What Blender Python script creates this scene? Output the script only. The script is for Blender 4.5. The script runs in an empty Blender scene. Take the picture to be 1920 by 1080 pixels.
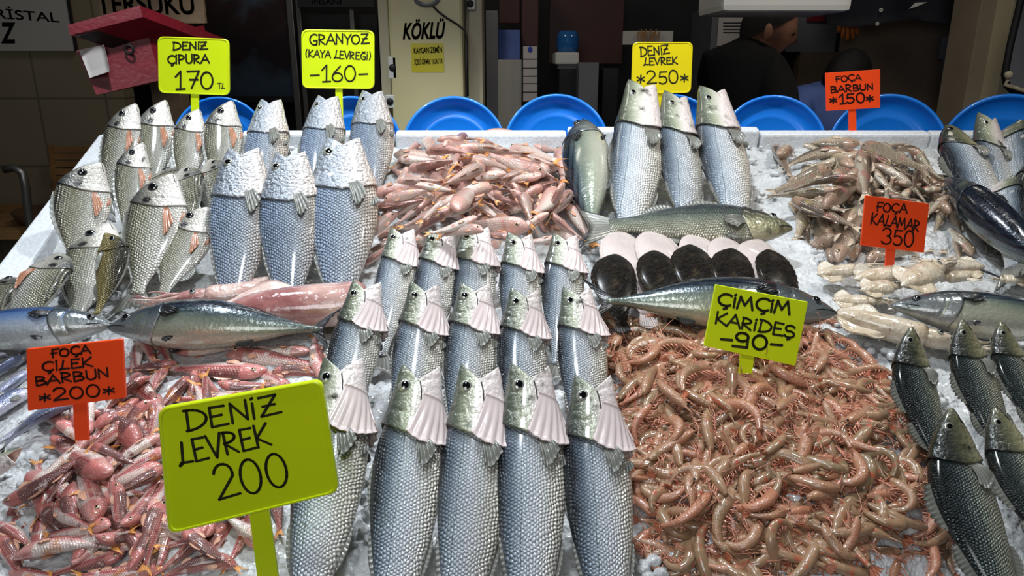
import bpy, bmesh, math, random
import numpy as np
from mathutils import Vector, Matrix
random.seed(7); R = random.Random(11)
SC = bpy.context.scene
COL = SC.collection
PI = math.pi

# ---------------------------------------------------------------- camera, world, lights, exposure
CAM_Z, PITCH, FPX = 1.5, math.radians(17.0), 1400.0
cam_d = bpy.data.cameras.new('camera'); cam_d.sensor_width = 36; cam_d.lens = FPX/1920*36
cam_d.clip_start = 0.05; cam_d.clip_end = 60
cam = bpy.data.objects.new('camera', cam_d); COL.objects.link(cam)
cam.location = (0, 0, CAM_Z); cam.rotation_euler = (PI/2-PITCH, 0, 0)
SC.camera = cam
SC.view_settings.view_transform = 'Standard'; SC.view_settings.look = 'None'
SC.view_settings.gamma = 1; SC.view_settings.exposure = 0.0
SC.view_settings.use_curve_mapping = False
w = bpy.data.worlds.new('world'); SC.world = w; w.use_nodes = True
w.node_tree.nodes['Background'].inputs[0].default_value = (0.80, 0.86, 1.0, 1)
w.node_tree.nodes['Background'].inputs[1].default_value = 0.035

def lamp(name, kind, loc, target, power, color, size=0.1, cone=120, blend=0.6):
    d = bpy.data.lights.new(name, kind); d.energy = power; d.color = color
    if kind == 'SPOT':
        d.spot_size = math.radians(cone); d.spot_blend = blend; d.shadow_soft_size = size
    elif kind == 'AREA':
        d.shape = 'DISK'; d.size = size
    o = bpy.data.objects.new(name, d); COL.objects.link(o); o.location = loc
    o.rotation_euler = (Vector(target)-Vector(loc)).to_track_quat('-Z', 'Y').to_euler()
    return o
# shaded bulbs hung over the stall
COOL = (0.86, 0.93, 1.0); NEUT = (1.0, 0.96, 0.90)
lamp('stall_bulb', 'SPOT', (-0.75, 1.55, 2.45), (-0.75, 1.75, 1.2), 60, COOL, 0.05, 104, 0.5)
lamp('stall_bulb', 'SPOT', (0.10, 1.50, 2.45), (0.08, 1.62, 1.2), 60, COOL, 0.05, 104, 0.5)
lamp('stall_bulb', 'SPOT', (1.0, 1.30, 2.45), (0.95, 1.80, 1.2), 33, NEUT, 0.07, 104, 0.55)
lamp('stall_bulb', 'SPOT', (-0.12, 0.62, 2.30), (-0.12, 0.98, 1.0), 32, COOL, 0.07, 96, 0.6)
# broad fill light added behind the viewer, for ambient light of the market aisle
lamp('aisle_fill', 'AREA', (-0.3, -0.9, 2.05), (-0.2, 1.5, 1.3), 12, (0.95, 0.97, 1.0), 0.9)
# weak tube lamp of the shop passage behind
lamp('passage_lamp', 'AREA', (-0.6, 2.75, 2.75), (-0.6, 3.6, 1.3), 5, (1.0, 0.93, 0.80), 0.5)
lamp('passage_lamp', 'AREA', (1.5, 2.75, 2.75), (1.7, 3.6, 1.3), 3.0, (1.0, 0.93, 0.80), 0.4)

# ---------------------------------------------------------------- picture <-> place
FWD = Vector((0, math.cos(PITCH), -math.sin(PITCH)))
UPV = Vector((0, math.sin(PITCH), math.cos(PITCH)))
EYE = Vector((0, 0, CAM_Z))
SL = math.radians(16.8)
SO = Vector((0, 0.870, 0.928))                    # a point of the sloping deck
SD = Vector((0, math.cos(SL), math.sin(SL)))      # up the slope
SN = Vector((0, -math.sin(SL), math.cos(SL)))     # out of the slope
XV = Vector((1, 0, 0))
def ray(px, py):
    return (FWD + XV*((px-960)/FPX) - UPV*((py-540)/FPX))
def onslope(px, py, h=0.0):
    d = ray(px, py); return EYE + d*((SO + SN*h - EYE).dot(SN)/d.dot(SN))
def aty(px, py, Y):
    d = ray(px, py); return EYE + d*(Y/d.y)
def slope_xs(p):
    return p.x, (p-SO).dot(SD), (p-SO).dot(SN)
def from_xs(x, s, h):
    return SO + XV*x + SD*s + SN*h

# ---------------------------------------------------------------- materials
class NT:
    def __init__(s, name):
        s.m = bpy.data.materials.new(name); s.m.use_nodes = True
        s.t = s.m.node_tree; s.b = s.t.nodes['Principled BSDF']
    def n(s, typ, **kw):
        nd = s.t.nodes.new('ShaderNode'+typ)
        for k, v in kw.items():
            if k.startswith('i_'):
                key = k[2:]; key = int(key) if key.isdigit() else key.replace('_', ' ')
                s.put(nd.inputs[key], v)
            else: setattr(nd, k, v)
        return nd
    def put(s, inp, v):
        if isinstance(v, bpy.types.NodeSocket): s.t.links.new(v, inp)
        elif isinstance(v, bpy.types.Node): s.t.links.new(v.outputs[0], inp)
        else:
            if isinstance(v, tuple) and len(v) == 3 and inp.type == 'RGBA': v = (*v, 1)
            inp.default_value = v
    def math(s, op, a, b=0.0, c=None):
        nd = s.n('Math', operation=op); s.put(nd.inputs[0], a); s.put(nd.inputs[1], b)
        if c is not None: s.put(nd.inputs[2], c)
        return nd.outputs[0]
    def ramp(s, fac, stops):
        nd = s.n('ValToRGB'); s.put(nd.inputs[0], fac); cr = nd.color_ramp
        while len(cr.elements) < len(stops): cr.elements.new(0.5)
        for e, (p, c) in zip(cr.elements, stops):
            e.position = p; e.color = (*c, 1) if len(c) == 3 else c
        return nd.outputs[0]
    def mix(s, fac, a, b, typ='MIX'):
        nd = s.n('Mix', data_type='RGBA', blend_type=typ)
        s.put(nd.inputs[0], fac); s.put(nd.inputs[6], a); s.put(nd.inputs[7], b)
        return nd.outputs[2]
    def noise(s, vec, scale, detail=3, out=0):
        nd = s.n('TexNoise'); s.put(nd.inputs['Vector'], vec); s.put(nd.inputs['Scale'], scale); s.put(nd.inputs['Detail'], detail)
        return nd.outputs[out]
    def obj(s): return s.n('TexCoord').outputs['Object']
    def sep(s, v):
        nd = s.n('SeparateXYZ'); s.put(nd.inputs[0], v); return nd.outputs
    def bump(s, h, strength=0.3, dist=0.01):
        nd = s.n('Bump'); s.put(nd.inputs['Height'], h); nd.inputs['Strength'].default_value = strength; nd.inputs['Distance'].default_value = dist
        s.put(s.b.inputs['Normal'], nd.outputs[0])
    def set(s, **kw):
        for k, v in kw.items(): s.put(s.b.inputs[k.replace('_', ' ')], v)
        return s
def g(c):  # sRGB 0-255 -> linear
    return tuple((x/255/12.92 if x/255 <= 0.04045 else ((x/255+0.055)/1.055)**2.4) for x in c)
def plain(name, c, rough=0.5, var=0.12, nscale=12, metal=0.0, coat=0.0, bump=0.0):
    t = NT(name); o = t.obj(); f = t.noise(o, nscale, 4)
    a = tuple(x*(1-var) for x in c); b = tuple(min(1, x*(1+var)) for x in c)
    t.set(Base_Color=t.ramp(f, [(0.3, a), (0.7, b)]), Roughness=rough, Metallic=metal, Coat_Weight=coat, Coat_Roughness=0.08)
    if bump: t.bump(t.noise(o, nscale*6, 3), bump, 0.01)
    return t.m
def fish_mat(name, stops, zs, k=0.0, metal=0.3, rough=0.32, coat=0.6, stripe=None, blotch=None, spots=None, headx=None, headcol=None, zk=1.25, dark=0.55, bstr=0.25, zoff=0.0, var=0.12, alt=None, spotat=None):
    t = NT(name); o = t.obj(); x, y, z = t.sep(o)
    rnd = t.n('ObjectInfo').outputs['Random']
    nz = t.noise(o, 7.0, 4)
    f = t.math('MULTIPLY_ADD', z, 0.5/zs, 0.5+zoff)
    f = t.math('ADD', f, t.math('MULTIPLY_ADD', nz, 0.16, -0.08))
    col = t.ramp(f, stops)
    vv = t.math('MULTIPLY_ADD', rnd, var*2, 1-var)
    h = None
    if alt: col = t.mix(t.math('MULTIPLY', t.n('MapRange', i_0=rnd, i_1=0.3, i_2=1.0).outputs[0], 0.65), col, alt)
    if stripe:
        ks, slope, lo, hi, sc = stripe
        st = t.math('SINE', t.math('MULTIPLY', t.math('ADD', t.math('ADD', z, t.math('MULTIPLY', x, slope)), t.math('MULTIPLY', t.noise(o, 4, 2), 0.02)), ks))
        st = t.n('MapRange', i_0=st, i_1=0.1, i_2=0.75).outputs[0]
        mk = t.n('MapRange', i_0=z, i_1=lo, i_2=hi).outputs[0]
        col = t.mix(t.math('MULTIPLY', st, mk), col, sc)
    if blotch:
        for (bc, bs, lo, hi) in blotch:
            bn = t.noise(t.n('VectorMath', operation='ADD', i_0=o, i_1=t.n('CombineXYZ', i_0=t.math('MULTIPLY', rnd, 9.0))).outputs[0], bs, 3)
            col = t.mix(t.n('MapRange', i_0=bn, i_1=lo, i_2=hi).outputs[0], col, bc)
    if k:
        wn = t.noise(o, 16, 2, 1); ws = t.sep(wn)
        X = t.math('MULTIPLY_ADD', ws[0], 0.03, x); Z = t.math('MULTIPLY_ADD', ws[2], 0.03, t.math('MULTIPLY', z, zk))
        a = t.math('COSINE', t.math('MULTIPLY', Z, k))
        b = t.math('COSINE', t.math('MULTIPLY', t.math('ADD', t.math('MULTIPLY', Z, 0.5), t.math('MULTIPLY', X, 0.866)), k))
        c = t.math('COSINE', t.math('MULTIPLY', t.math('SUBTRACT', t.math('MULTIPLY', Z, 0.5), t.math('MULTIPLY', X, 0.866)), k))
        p = t.math('ADD', t.math('ADD', a, b), c)
        q = t.n('MapRange', i_0=p, i_1=-1.4, i_2=2.4).outputs[0]
        am = t.n('MapRange', i_0=t.noise(o, 9, 3), i_1=0.3, i_2=0.62, i_3=0.35, i_4=1.0).outputs[0]
        q = t.math('MULTIPLY_ADD', t.math('SUBTRACT', q, 0.4), am, 0.4)
        if headx is not None:
            mk = t.n('MapRange', i_0=x, i_1=headx, i_2=headx-0.02).outputs[0]
            q = t.math('MULTIPLY_ADD', t.math('SUBTRACT', q, 0.5), mk, 0.5)
        sh = t.ramp(q, [(0.0, (dark,)*3), (0.4, (0.86,)*3), (0.9, (1.2, 1.2, 1.22))])
        col = t.mix(1.0, col, sh, 'MULTIPLY')
        h = q
    if headcol is not None:
        hm = t.n('MapRange', i_0=x, i_1=headx-0.015, i_2=headx+0.015).outputs[0]
        col = t.mix(t.math('MULTIPLY', hm, 0.75), col, headcol)
    if spots: 
        vn = t.n('TexVoronoi', i_Vector=o, i_Scale=spots[1]).outputs[0]
        col = t.mix(t.n('MapRange', i_0=vn, i_1=0.22, i_2=0.12).outputs[0], col, spots[0])
    if spotat:
        sx, sz, sr, scol = spotat
        dd = t.math('SQRT', t.math('ADD', t.math('POWER', t.math('ADD', x, -sx), 2.0), t.math('POWER', t.math('ADD', z, -sz), 2.0)))
        col = t.mix(t.n('MapRange', i_0=t.math('MULTIPLY_ADD', nz, 0.03, dd), i_1=sr+.02, i_2=sr).outputs[0], col, scol)
    col = t.mix(1.0, col, t.n('CombineColor', i_0=vv, i_1=vv, i_2=vv), 'MULTIPLY')
    fine = t.noise(o, 60, 2)
    t.set(Base_Color=col, Metallic=metal, Roughness=t.math('MULTIPLY_ADD', fine, 0.25, rough-0.12), Coat_Weight=coat, Coat_Roughness=0.12)
    t.bump(t.math('ADD', t.math('MULTIPLY', fine, 0.35), h) if h is not None else t.math('MULTIPLY', fine, 0.6), bstr, 0.02)
    return t.m

M = {}
W_ = g((226, 228, 226))
M['bass'] = fish_mat('bass_skin', [(0.0, g((226, 218, 200))), (0.24, g((222, 218, 206))), (0.45, g((220, 223, 226))), (0.655, g((200, 210, 218))), (0.663, g((96, 102, 106))), (0.672, g((186, 198, 208))), (0.80, g((112, 126, 140))), (0.92, g((34, 40, 48)))], 0.125, k=520, zk=1.15, metal=0.2, rough=0.30, dark=0.6, bstr=0.5)
M['bass_green'] = fish_mat('bass_dark_skin', [(0.0, g((206, 200, 176))), (0.3, g((176, 174, 152))), (0.5, g((140, 144, 128))), (0.655, g((104, 112, 102))), (0.665, g((40, 46, 42))), (0.675, g((92, 102, 96))), (0.82, g((52, 62, 62))), (1.0, g((20, 28, 28)))], 0.125, k=520, zk=1.15, metal=0.25, rough=0.28, dark=0.45, bstr=0.5)
M['bass_head'] = fish_mat('bass_head_skin', [(0.0, g((236, 220, 216))), (0.44, g((226, 214, 208))), (0.54, g((196, 194, 178))), (0.66, g((150, 154, 130))), (0.80, g((92, 98, 84))), (1.0, g((34, 40, 38)))], 0.115, metal=0.12, rough=0.3, coat=0.8, blotch=[(g((58, 60, 48)), 14, 0.60, 0.75)])
M['bass_head_dark'] = fish_mat('bass_dark_head_skin', [(0.0, g((196, 186, 158))), (0.36, g((150, 146, 112))), (0.55, g((98, 98, 74))), (0.72, g((58, 60, 52))), (1.0, g((24, 28, 28)))], 0.115, metal=0.12, rough=0.28, coat=0.8, blotch=[(g((40, 42, 36)), 14, 0.58, 0.75)])
M['meagre'] = fish_mat('meagre_skin', [(0.0, g((234, 214, 190))), (0.2, g((222, 212, 200))), (0.42, g((192, 202, 212))), (0.7, g((160, 178, 200))), (0.9, g((128, 148, 174))), (1.0, g((96, 112, 134)))], 0.14, k=420, zk=1.5, metal=0.22, rough=0.36, dark=0.68, bstr=0.7)
M['meagre_head'] = fish_mat('meagre_head_skin', [(0.0, g((226, 206, 188))), (0.35, g((206, 202, 200))), (0.6, g((164, 170, 178))), (1.0, g((112, 120, 130)))], 0.13, metal=0.25, rough=0.34, coat=0.8, bstr=0.7)
M['bream'] = fish_mat('bream_skin', [(0.0, g((224, 214, 200))), (0.3, g((196, 194, 184))), (0.52, g((162, 160, 146))), (0.75, g((122, 120, 100))), (0.92, g((84, 84, 74))), (1.0, g((50, 52, 50)))], 0.2, k=330, zk=1.1, metal=0.2, rough=0.33, dark=0.62, bstr=0.4, stripe=(260, 0.0, -0.02, 0.14, g((140, 136, 112))), var=0.16)
M['bream_gold'] = fish_mat('bream_golden_skin', [(0.0, g((206, 196, 160))), (0.4, g((172, 158, 104))), (0.7, g((112, 100, 54))), (1.0, g((44, 40, 26)))], 0.2, k=330, zk=1.1, metal=0.2, rough=0.3, dark=0.6, bstr=0.4)
M['bream_head'] = fish_mat('bream_head_skin', [(0.0, g((226, 216, 208))), (0.4, g((200, 194, 184))), (0.62, g((150, 146, 134))), (0.85, g((92, 92, 88))), (1.0, g((60, 62, 62)))], 0.19, metal=0.2, rough=0.3, coat=0.8, blotch=[(g((60, 58, 54)), 9, 0.62, 0.74)], zoff=-0.02, spotat=(-.245, .075, .035, g((30, 28, 28))))
M['bonito'] = fish_mat('bonito_skin', [(0.0, g((200, 196, 180))), (0.25, g((168, 170, 150))), (0.45, g((118, 126, 112))), (0.6, g((70, 84, 88))), (0.75, g((36, 48, 62))), (1.0, g((16, 22, 34)))], 0.125, metal=0.3, rough=0.26, coat=0.9, stripe=(210, 0.14, 0.0, 0.05, g((14, 20, 32))), bstr=0.12)
M['bonito_blue'] = fish_mat('bonito_blue_skin', [(0.0, g((206, 208, 204))), (0.3, g((172, 182, 194))), (0.5, g((112, 138, 176))), (0.7, g((62, 96, 150))), (1.0, g((26, 44, 88)))], 0.125, metal=0.3, rough=0.26, coat=0.9, stripe=(150, 0.1, 0.03, 0.08, g((30, 50, 92))), bstr=0.12)
M['bonito_head'] = fish_mat('bonito_head_skin', [(0.0, g((176, 176, 172))), (0.35, g((128, 132, 130))), (0.55, g((84, 92, 96))), (0.75, g((42, 52, 62))), (1.0, g((18, 24, 36)))], 0.12, metal=0.25, rough=0.26, coat=0.9, bstr=0.12, blotch=[(g((98, 104, 92)), 10, 0.55, 0.75)])
PINK = [(0.0, g((236, 222, 208))), (0.3, g((228, 204, 192))), (0.5, g((212, 170, 158))), (0.75, g((192, 142, 130))), (1.0, g((146, 104, 96)))]
M['mullet'] = fish_mat('red_mullet_skin', PINK, 0.11, k=260, zk=1.2, metal=0.08, rough=0.3, coat=0.6, alt=g((206, 192, 178)), dark=0.8, headx=-0.23, headcol=g((212, 160, 146)), blotch=[(g((200, 128, 116)), 6, 0.57, 0.77), (g((222, 178, 126)), 5, 0.63, 0.78)], bstr=0.25, var=0.14)
M['mullet_red'] = fish_mat('strawberry_mullet_skin', [(0.0, g((242, 226, 214))), (0.32, g((234, 210, 202))), (0.46, g((218, 160, 152))), (0.58, g((178, 86, 86))), (0.70, g((180, 120, 112))), (0.85, g((150, 92, 84))), (1.0, g((124, 84, 80)))], 0.11, k=220, zk=1.2, metal=0.08, rough=0.27, coat=0.85, dark=0.75, headx=-0.23, headcol=g((200, 120, 112)), blotch=[(g((230, 204, 196)), 7, 0.60, 0.72), (g((204, 124, 60)), 4, 0.62, 0.76), (g((120, 50, 56)), 9, 0.62, 0.76)], bstr=0.25, var=0.16)
M['mullet_grey'] = fish_mat('grey_mullet_skin', [(0.0, g((224, 212, 192))), (0.32, g((206, 190, 168))), (0.5, g((172, 150, 128))), (0.72, g((124, 100, 82))), (1.0, g((74, 58, 48)))], 0.11, k=220, zk=1.2, metal=0.1, alt=g((176, 166, 142)), rough=0.27, coat=0.85, dark=0.72, headx=-0.23, headcol=g((168, 138, 116)), blotch=[(g((192, 118, 112)), 4, 0.60, 0.72), (g((186, 170, 110)), 5, 0.63, 0.76)], bstr=0.25, var=0.2)
M['jack'] = fish_mat('horse_mackerel_skin', [(0.0, g((222, 216, 212))), (0.35, g((200, 198, 204))), (0.62, g((180, 180, 194))), (0.85, g((146, 150, 172))), (1.0, g((96, 104, 132)))], 0.11, metal=0.35, rough=0.3, coat=0.8)
t = NT('sole_dark_side'); o = t.obj()
t.set(Base_Color=t.ramp(t.noise(o, 9, 5), [(0.3, g((18, 15, 13))), (0.55, g((44, 36, 28))), (0.72, g((98, 84, 62)))]), Roughness=0.36, Coat_Weight=0.25, Coat_Roughness=0.22)
t.bump(t.math('ADD', t.noise(o, 45, 3), t.noise(o, 14, 3)), 1.0, 0.05); M['sole_dark'] = t.m
M['sole_pale'] = plain('sole_pale_side', g((204, 190, 184)), 0.28, 0.12, 5, coat=0.7, bump=0.2)
t = NT('squid_skin'); o = t.obj(); x, y, z = t.sep(o)
t.set(Base_Color=t.mix(t.n('MapRange', i_0=t.noise(o, 55, 2), i_1=0.60, i_2=0.74).outputs[0], t.ramp(t.noise(o, 4, 3), [(0.35, g((222, 212, 192))), (0.65, g((196, 178, 150)))]), g((156, 118, 104))), Roughness=0.22, Coat_Weight=0.9, Coat_Roughness=0.08, Subsurface_Weight=0.0)
t.bump(t.noise(o, 9, 3), 0.25, 0.03); M['squid'] = t.m
t = NT('pink_squid_skin'); o = t.obj()
t.set(Base_Color=t.ramp(t.noise(o, 3.5, 5), [(0.32, g((228, 208, 196))), (0.46, g((208, 172, 160))), (0.58, g((164, 108, 104))), (0.72, g((116, 62, 64)))]), Roughness=0.2, Coat_Weight=1.0, Coat_Roughness=0.06)
t.bump(t.noise(o, 12, 3), 0.25, 0.03); M['pink_squid'] = t.m
t = NT('shrimp_shell'); o = t.obj(); x, y, z = t.sep(o); rnd = t.n('ObjectInfo').outputs['Random']
c = t.mix(rnd, g((184, 122, 92)), g((160, 126, 96)))
c = t.mix(t.n('MapRange', i_0=t.noise(o, 5, 3), i_1=0.45, i_2=0.7).outputs[0], c, t.mix(rnd, g((198, 148, 124)), g((126, 114, 86))))
c = t.mix(t.n('MapRange', i_0=t.noise(o, 90, 2), i_1=0.58, i_2=0.7).outputs[0], c, g((178, 92, 66)))
t.set(Base_Color=c, Roughness=0.3, Coat_Weight=0.7, Coat_Roughness=0.1, Subsurface_Weight=0.0); t.bump(t.noise(o, 40, 2), 0.2, 0.02); M['shrimp'] = t.m
M['shrimp_orange'] = plain('shrimp_orange', g((196, 116, 84)), 0.35, 0.25, 8, coat=0.5)
M['shrimp_leg'] = plain('shrimp_leg', g((204, 138, 112)), 0.35, 0.25, 20, coat=0.4)
M['fin'] = plain('fin_grey', g((112, 112, 104)), 0.35, 0.3, 9, coat=0.5)
M['fin_dark'] = plain('fin_dark', g((46, 46, 48)), 0.35, 0.3, 9, coat=0.5)
M['fin_pale'] = plain('fin_pale', g((196, 178, 156)), 0.35, 0.2, 9, coat=0.5)
M['fin_rust'] = plain('fin_rust', g((164, 112, 84)), 0.35, 0.2, 9, coat=0.5)
M['fin_orange'] = plain('fin_orange', g((218, 150, 84)), 0.35, 0.3, 7, coat=0.5)
M['fin_pink'] = plain('fin_pink', g((222, 168, 140)), 0.35, 0.25, 7, coat=0.5)
M['gill'] = plain('gill_membrane', g((226, 208, 204)), 0.28, 0.12, 6, coat=0.9)
M['mouth'] = plain('mouth_lining', g((206, 178, 166)), 0.35, 0.2, 14, coat=0.7)
M['gill_red'] = plain('gill_red', g((104, 34, 34)), 0.35, 0.3, 14, coat=0.7)
M['pupil'] = plain('pupil', g((8, 8, 10)), 0.08, 0.0, 5, coat=1.0)
M['iris'] = plain('iris_silver', g((176, 178, 164)), 0.15, 0.2, 30, metal=0.4, coat=1.0)
M['iris_dark'] = plain('iris_dark', g((70, 72, 74)), 0.15, 0.2, 30, metal=0.4, coat=1.0)
M['iris_gold'] = plain('iris_gold', g((206, 186, 150)), 0.15, 0.2, 30, metal=0.3, coat=1.0)
M['line'] = plain('mouth_line', g((34, 32, 30)), 0.5, 0.1)
M['sign_yellow'] = plain('yellow_plastic', g((222, 242, 22)), 0.32, 0.02, 3, coat=0.25)
M['sign_amber'] = plain('warm_yellow_plastic', g((236, 216, 18)), 0.32, 0.02, 3, coat=0.25)
M['sign_orange'] = plain('orange_plastic', g((255, 78, 26)), 0.35, 0.03, 3, coat=0.25)
M['ink'] = plain('marker_ink', g((40, 40, 16)), 0.5, 0.2, 30)
M['ink_red'] = plain('marker_ink_black', g((44, 14, 8)), 0.5, 0.2, 30)
M['blue'] = plain('blue_plastic', g((22, 132, 240)), 0.3, 0.05, 3, coat=0.3)
t = NT('polystyrene'); o = t.obj()
t.set(Base_Color=t.ramp(t.n('TexVoronoi', i_Vector=o, i_Scale=140).outputs[0], [(0.0, g((238, 240, 242))), (0.7, g((216, 220, 224)))]), Roughness=0.6)
t.bump(t.n('TexVoronoi', i_Vector=o, i_Scale=140).outputs[0], 0.2, 0.003); M['foam'] = t.m
t = NT('crushed_ice'); o = t.obj()
v = t.n('TexVoronoi', i_Vector=o, i_Scale=110).outputs[0]
t.set(Base_Color=t.ramp(t.noise(o, 14, 5), [(0.3, g((206, 208, 208))), (0.7, g((238, 240, 240)))]), Roughness=0.22, Coat_Weight=0.5, Coat_Roughness=0.1, Transmission_Weight=0.15, IOR=1.31)
t.bump(t.math('ADD', v, t.noise(o, 160, 3)), 0.55, 0.006); M['ice'] = t.m
# ---------------------------------------------------------------- geometry helpers
def mesh(name, V, F, mats, fm=None, smooth=True):
    me = bpy.data.meshes.new(name)
    me.from_pydata([tuple(map(float, v)) for v in V], [], F)
    for m in (mats if isinstance(mats, (list, tuple)) else [mats]): me.materials.append(m)
    if fm is not None: me.polygons.foreach_set('material_index', fm)
    me.polygons.foreach_set('use_smooth', [smooth]*len(me.polygons)); me.update()
    return me
def link(name, data, parent=None, mw=None):
    o = bpy.data.objects.new(name, data); COL.objects.link(o)
    if parent is not None: o.parent = parent
    if mw is not None: o.matrix_world = mw
    return o
def tag(o, label, cat, group=None, kind=None):
    o['label'] = label; o['category'] = cat
    if group: o['group'] = group
    if kind: o['kind'] = kind
    return o
def struct(o, label=None):
    o['kind'] = 'structure'
    if label: o['label'] = label; o['category'] = label.split()[-1]
    return o
class MB:
    """collects simple shapes into one mesh"""
    def __init__(s): s.V = []; s.F = []; s.m = []
    def add(s, V, F, mi=0):
        b = len(s.V); s.V += [tuple(v) for v in V]; s.F += [[i+b for i in f] for f in F]; s.m += [mi]*len(F); return s
    def box(s, c, d, rot=None, mi=0, bev=0.0):
        bm = bmesh.new(); bmesh.ops.create_cube(bm, size=1.0); bmesh.ops.scale(bm, vec=d, verts=bm.verts)
        if bev: bmesh.ops.bevel(bm, geom=bm.edges[:], offset=bev, segments=2, affect='EDGES', profile=0.6)
        if rot is not None: bmesh.ops.rotate(bm, matrix=rot, verts=bm.verts)
        bmesh.ops.translate(bm, vec=c, verts=bm.verts); bm.verts.index_update()
        s.add([v.co[:] for v in bm.verts], [[v.index for v in f.verts] for f in bm.faces], mi); bm.free(); return s
    def tube(s, pts, r, n=6, mi=0, cap=True):
        pts = [Vector(p) for p in pts]; rs = r if isinstance(r, (list, tuple)) else [r]*len(pts)
        V = []; F = []; up = None
        for i, p in enumerate(pts):
            d = (pts[min(i+1, len(pts)-1)] - pts[max(i-1, 0)])
            d = d.normalized() if d.length > 1e-9 else Vector((0, 0, 1))
            if up is None: up = d.orthogonal().normalized()
            up = (up - d*up.dot(d)); up = up.normalized() if up.length > 1e-6 else d.orthogonal().normalized()
            b = d.cross(up)
            for k in range(n):
                a = 2*PI*k/n; V.append(p + (up*math.cos(a) + b*math.sin(a))*rs[i])
        for i in range(len(pts)-1):
            for k in range(n): F.append([i*n+k, i*n+(k+1) % n, (i+1)*n+(k+1) % n, (i+1)*n+k])
        if cap: F.append(list(range(n))[::-1]); F.append([(len(pts)-1)*n+k for k in range(n)])
        return s.add(V, F, mi)
    def lathe(s, prof, n=32, c=(0, 0, 0), rot=None, mi=0):
        V = []; F = []
        for (r, z) in prof:
            for k in range(n):
                v = Vector((r*math.cos(2*PI*k/n), r*math.sin(2*PI*k/n), z))
                V.append((rot @ v if rot is not None else v) + Vector(c))
        for i in range(len(prof)-1):
            for k in range(n): F.append([i*n+k, i*n+(k+1) % n, (i+1)*n+(k+1) % n, (i+1)*n+k])
        return s.add(V, F, mi)
    def ball(s, c, r, n=10, mi=0):
        V = []; F = []; r = r if isinstance(r, (tuple, list)) else (r, r, r)
        for i in range(n+1):
            a = PI*i/n
            for k in range(2*n):
                b = PI*k/n; V.append((c[0]+r[0]*math.sin(a)*math.cos(b), c[1]+r[1]*math.sin(a)*math.sin(b), c[2]+r[2]*math.cos(a)))
        for i in range(n):
            for k in range(2*n): F.append([i*2*n+k, (i+1)*2*n+k, (i+1)*2*n+(k+1) % (2*n), i*2*n+(k+1) % (2*n)])
        return s.add(V, F, mi)
    def mesh(s, name, mats, smooth=True): return mesh(name, s.V, s.F, mats, s.m, smooth)
def sheet(P, th):
    P = np.asarray(P, float); nu, nv, _ = P.shape
    gu = np.gradient(P, axis=0); gv = np.gradient(P, axis=1)
    n = np.cross(gu, gv); n /= (np.linalg.norm(n, axis=2, keepdims=True)+1e-12)
    A = (P + n*th/2).reshape(-1, 3); B = (P - n*th/2).reshape(-1, 3); k = nu*nv
    F = []
    for i in range(nu-1):
        for j in range(nv-1):
            a = i*nv+j; F.append([a, a+nv, a+nv+1, a+1]); F.append([k+a+1, k+a+nv+1, k+a+nv, k+a])
    rim = [i*nv for i in range(nu)] + [(nu-1)*nv+j for j in range(1, nv)] + [i*nv+nv-1 for i in range(nu-2, -1, -1)] + [j for j in range(nv-2, 0, -1)]
    for a, b in zip(rim, rim[1:]+rim[:1]): F.append([a, k+a, k+b, b][::-1])
    return np.vstack([A, B]), F
class Prof:
    def __init__(s, rows):
        a = np.array(rows, float); s.t = a[:, 0]; s.v = a[:, 1:]
        s.d = np.zeros_like(s.v); dt = np.diff(s.t)[:, None]; sl = np.diff(s.v, axis=0)/dt
        s.d[1:-1] = (sl[:-1]+sl[1:])/2; s.d[0] = sl[0]; s.d[-1] = sl[-1]
    def __call__(s, t):
        t = min(max(t, s.t[0]), s.t[-1]); i = min(np.searchsorted(s.t, t, 'right')-1, len(s.t)-2)
        h = s.t[i+1]-s.t[i]; u = (t-s.t[i])/h
        r = (2*u**3-3*u*u+1)*s.v[i] + (u**3-2*u*u+u)*h*s.d[i] + (-2*u**3+3*u*u)*s.v[i+1] + (u**3-u*u)*h*s.d[i+1]
        return r[0], max(r[1], 0.002), max(r[2], 0.002)
def bend(V, bz, by):
    lift = 0.0
    if isinstance(by, tuple): by, lift = by
    V = np.array(V, float); t = -V[:, 0]; V[:, 1] -= lift*np.clip(1-t/.45, 0, 2)**2; f = np.where(t < 1, 4*t*(1-t), -4*(t-1)*0.9)
    V[:, 2] += bz*f; V[:, 1] += by*f; return V
def ringpt(p, th, t, k=1.0):
    zc, hz, hy = p(t); c, s_ = math.cos(th), math.sin(th)
    return (-t, k*hy*math.copysign(abs(c)**0.92, c), zc + k*hz*math.copysign(abs(s_)**1.05, s_))
def loft(p, t0, t1, nt, nr, cap0=True, cap1=True):
    V = []; F = []
    for i in range(nt):
        u = i/(nt-1); t = t0+(t1-t0)*(u if t0 > 0 else u**1.35)
        for k in range(nr): V.append(ringpt(p, 2*PI*k/nr, t))
    for i in range(nt-1):
        for k in range(nr): F.append([i*nr+k, (i+1)*nr+k, (i+1)*nr+(k+1) % nr, i*nr+(k+1) % nr])
    if cap0: F.append(list(range(nr)))
    if cap1: F.append([(nt-1)*nr+k for k in range(nr)][::-1])
    return V, F
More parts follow.
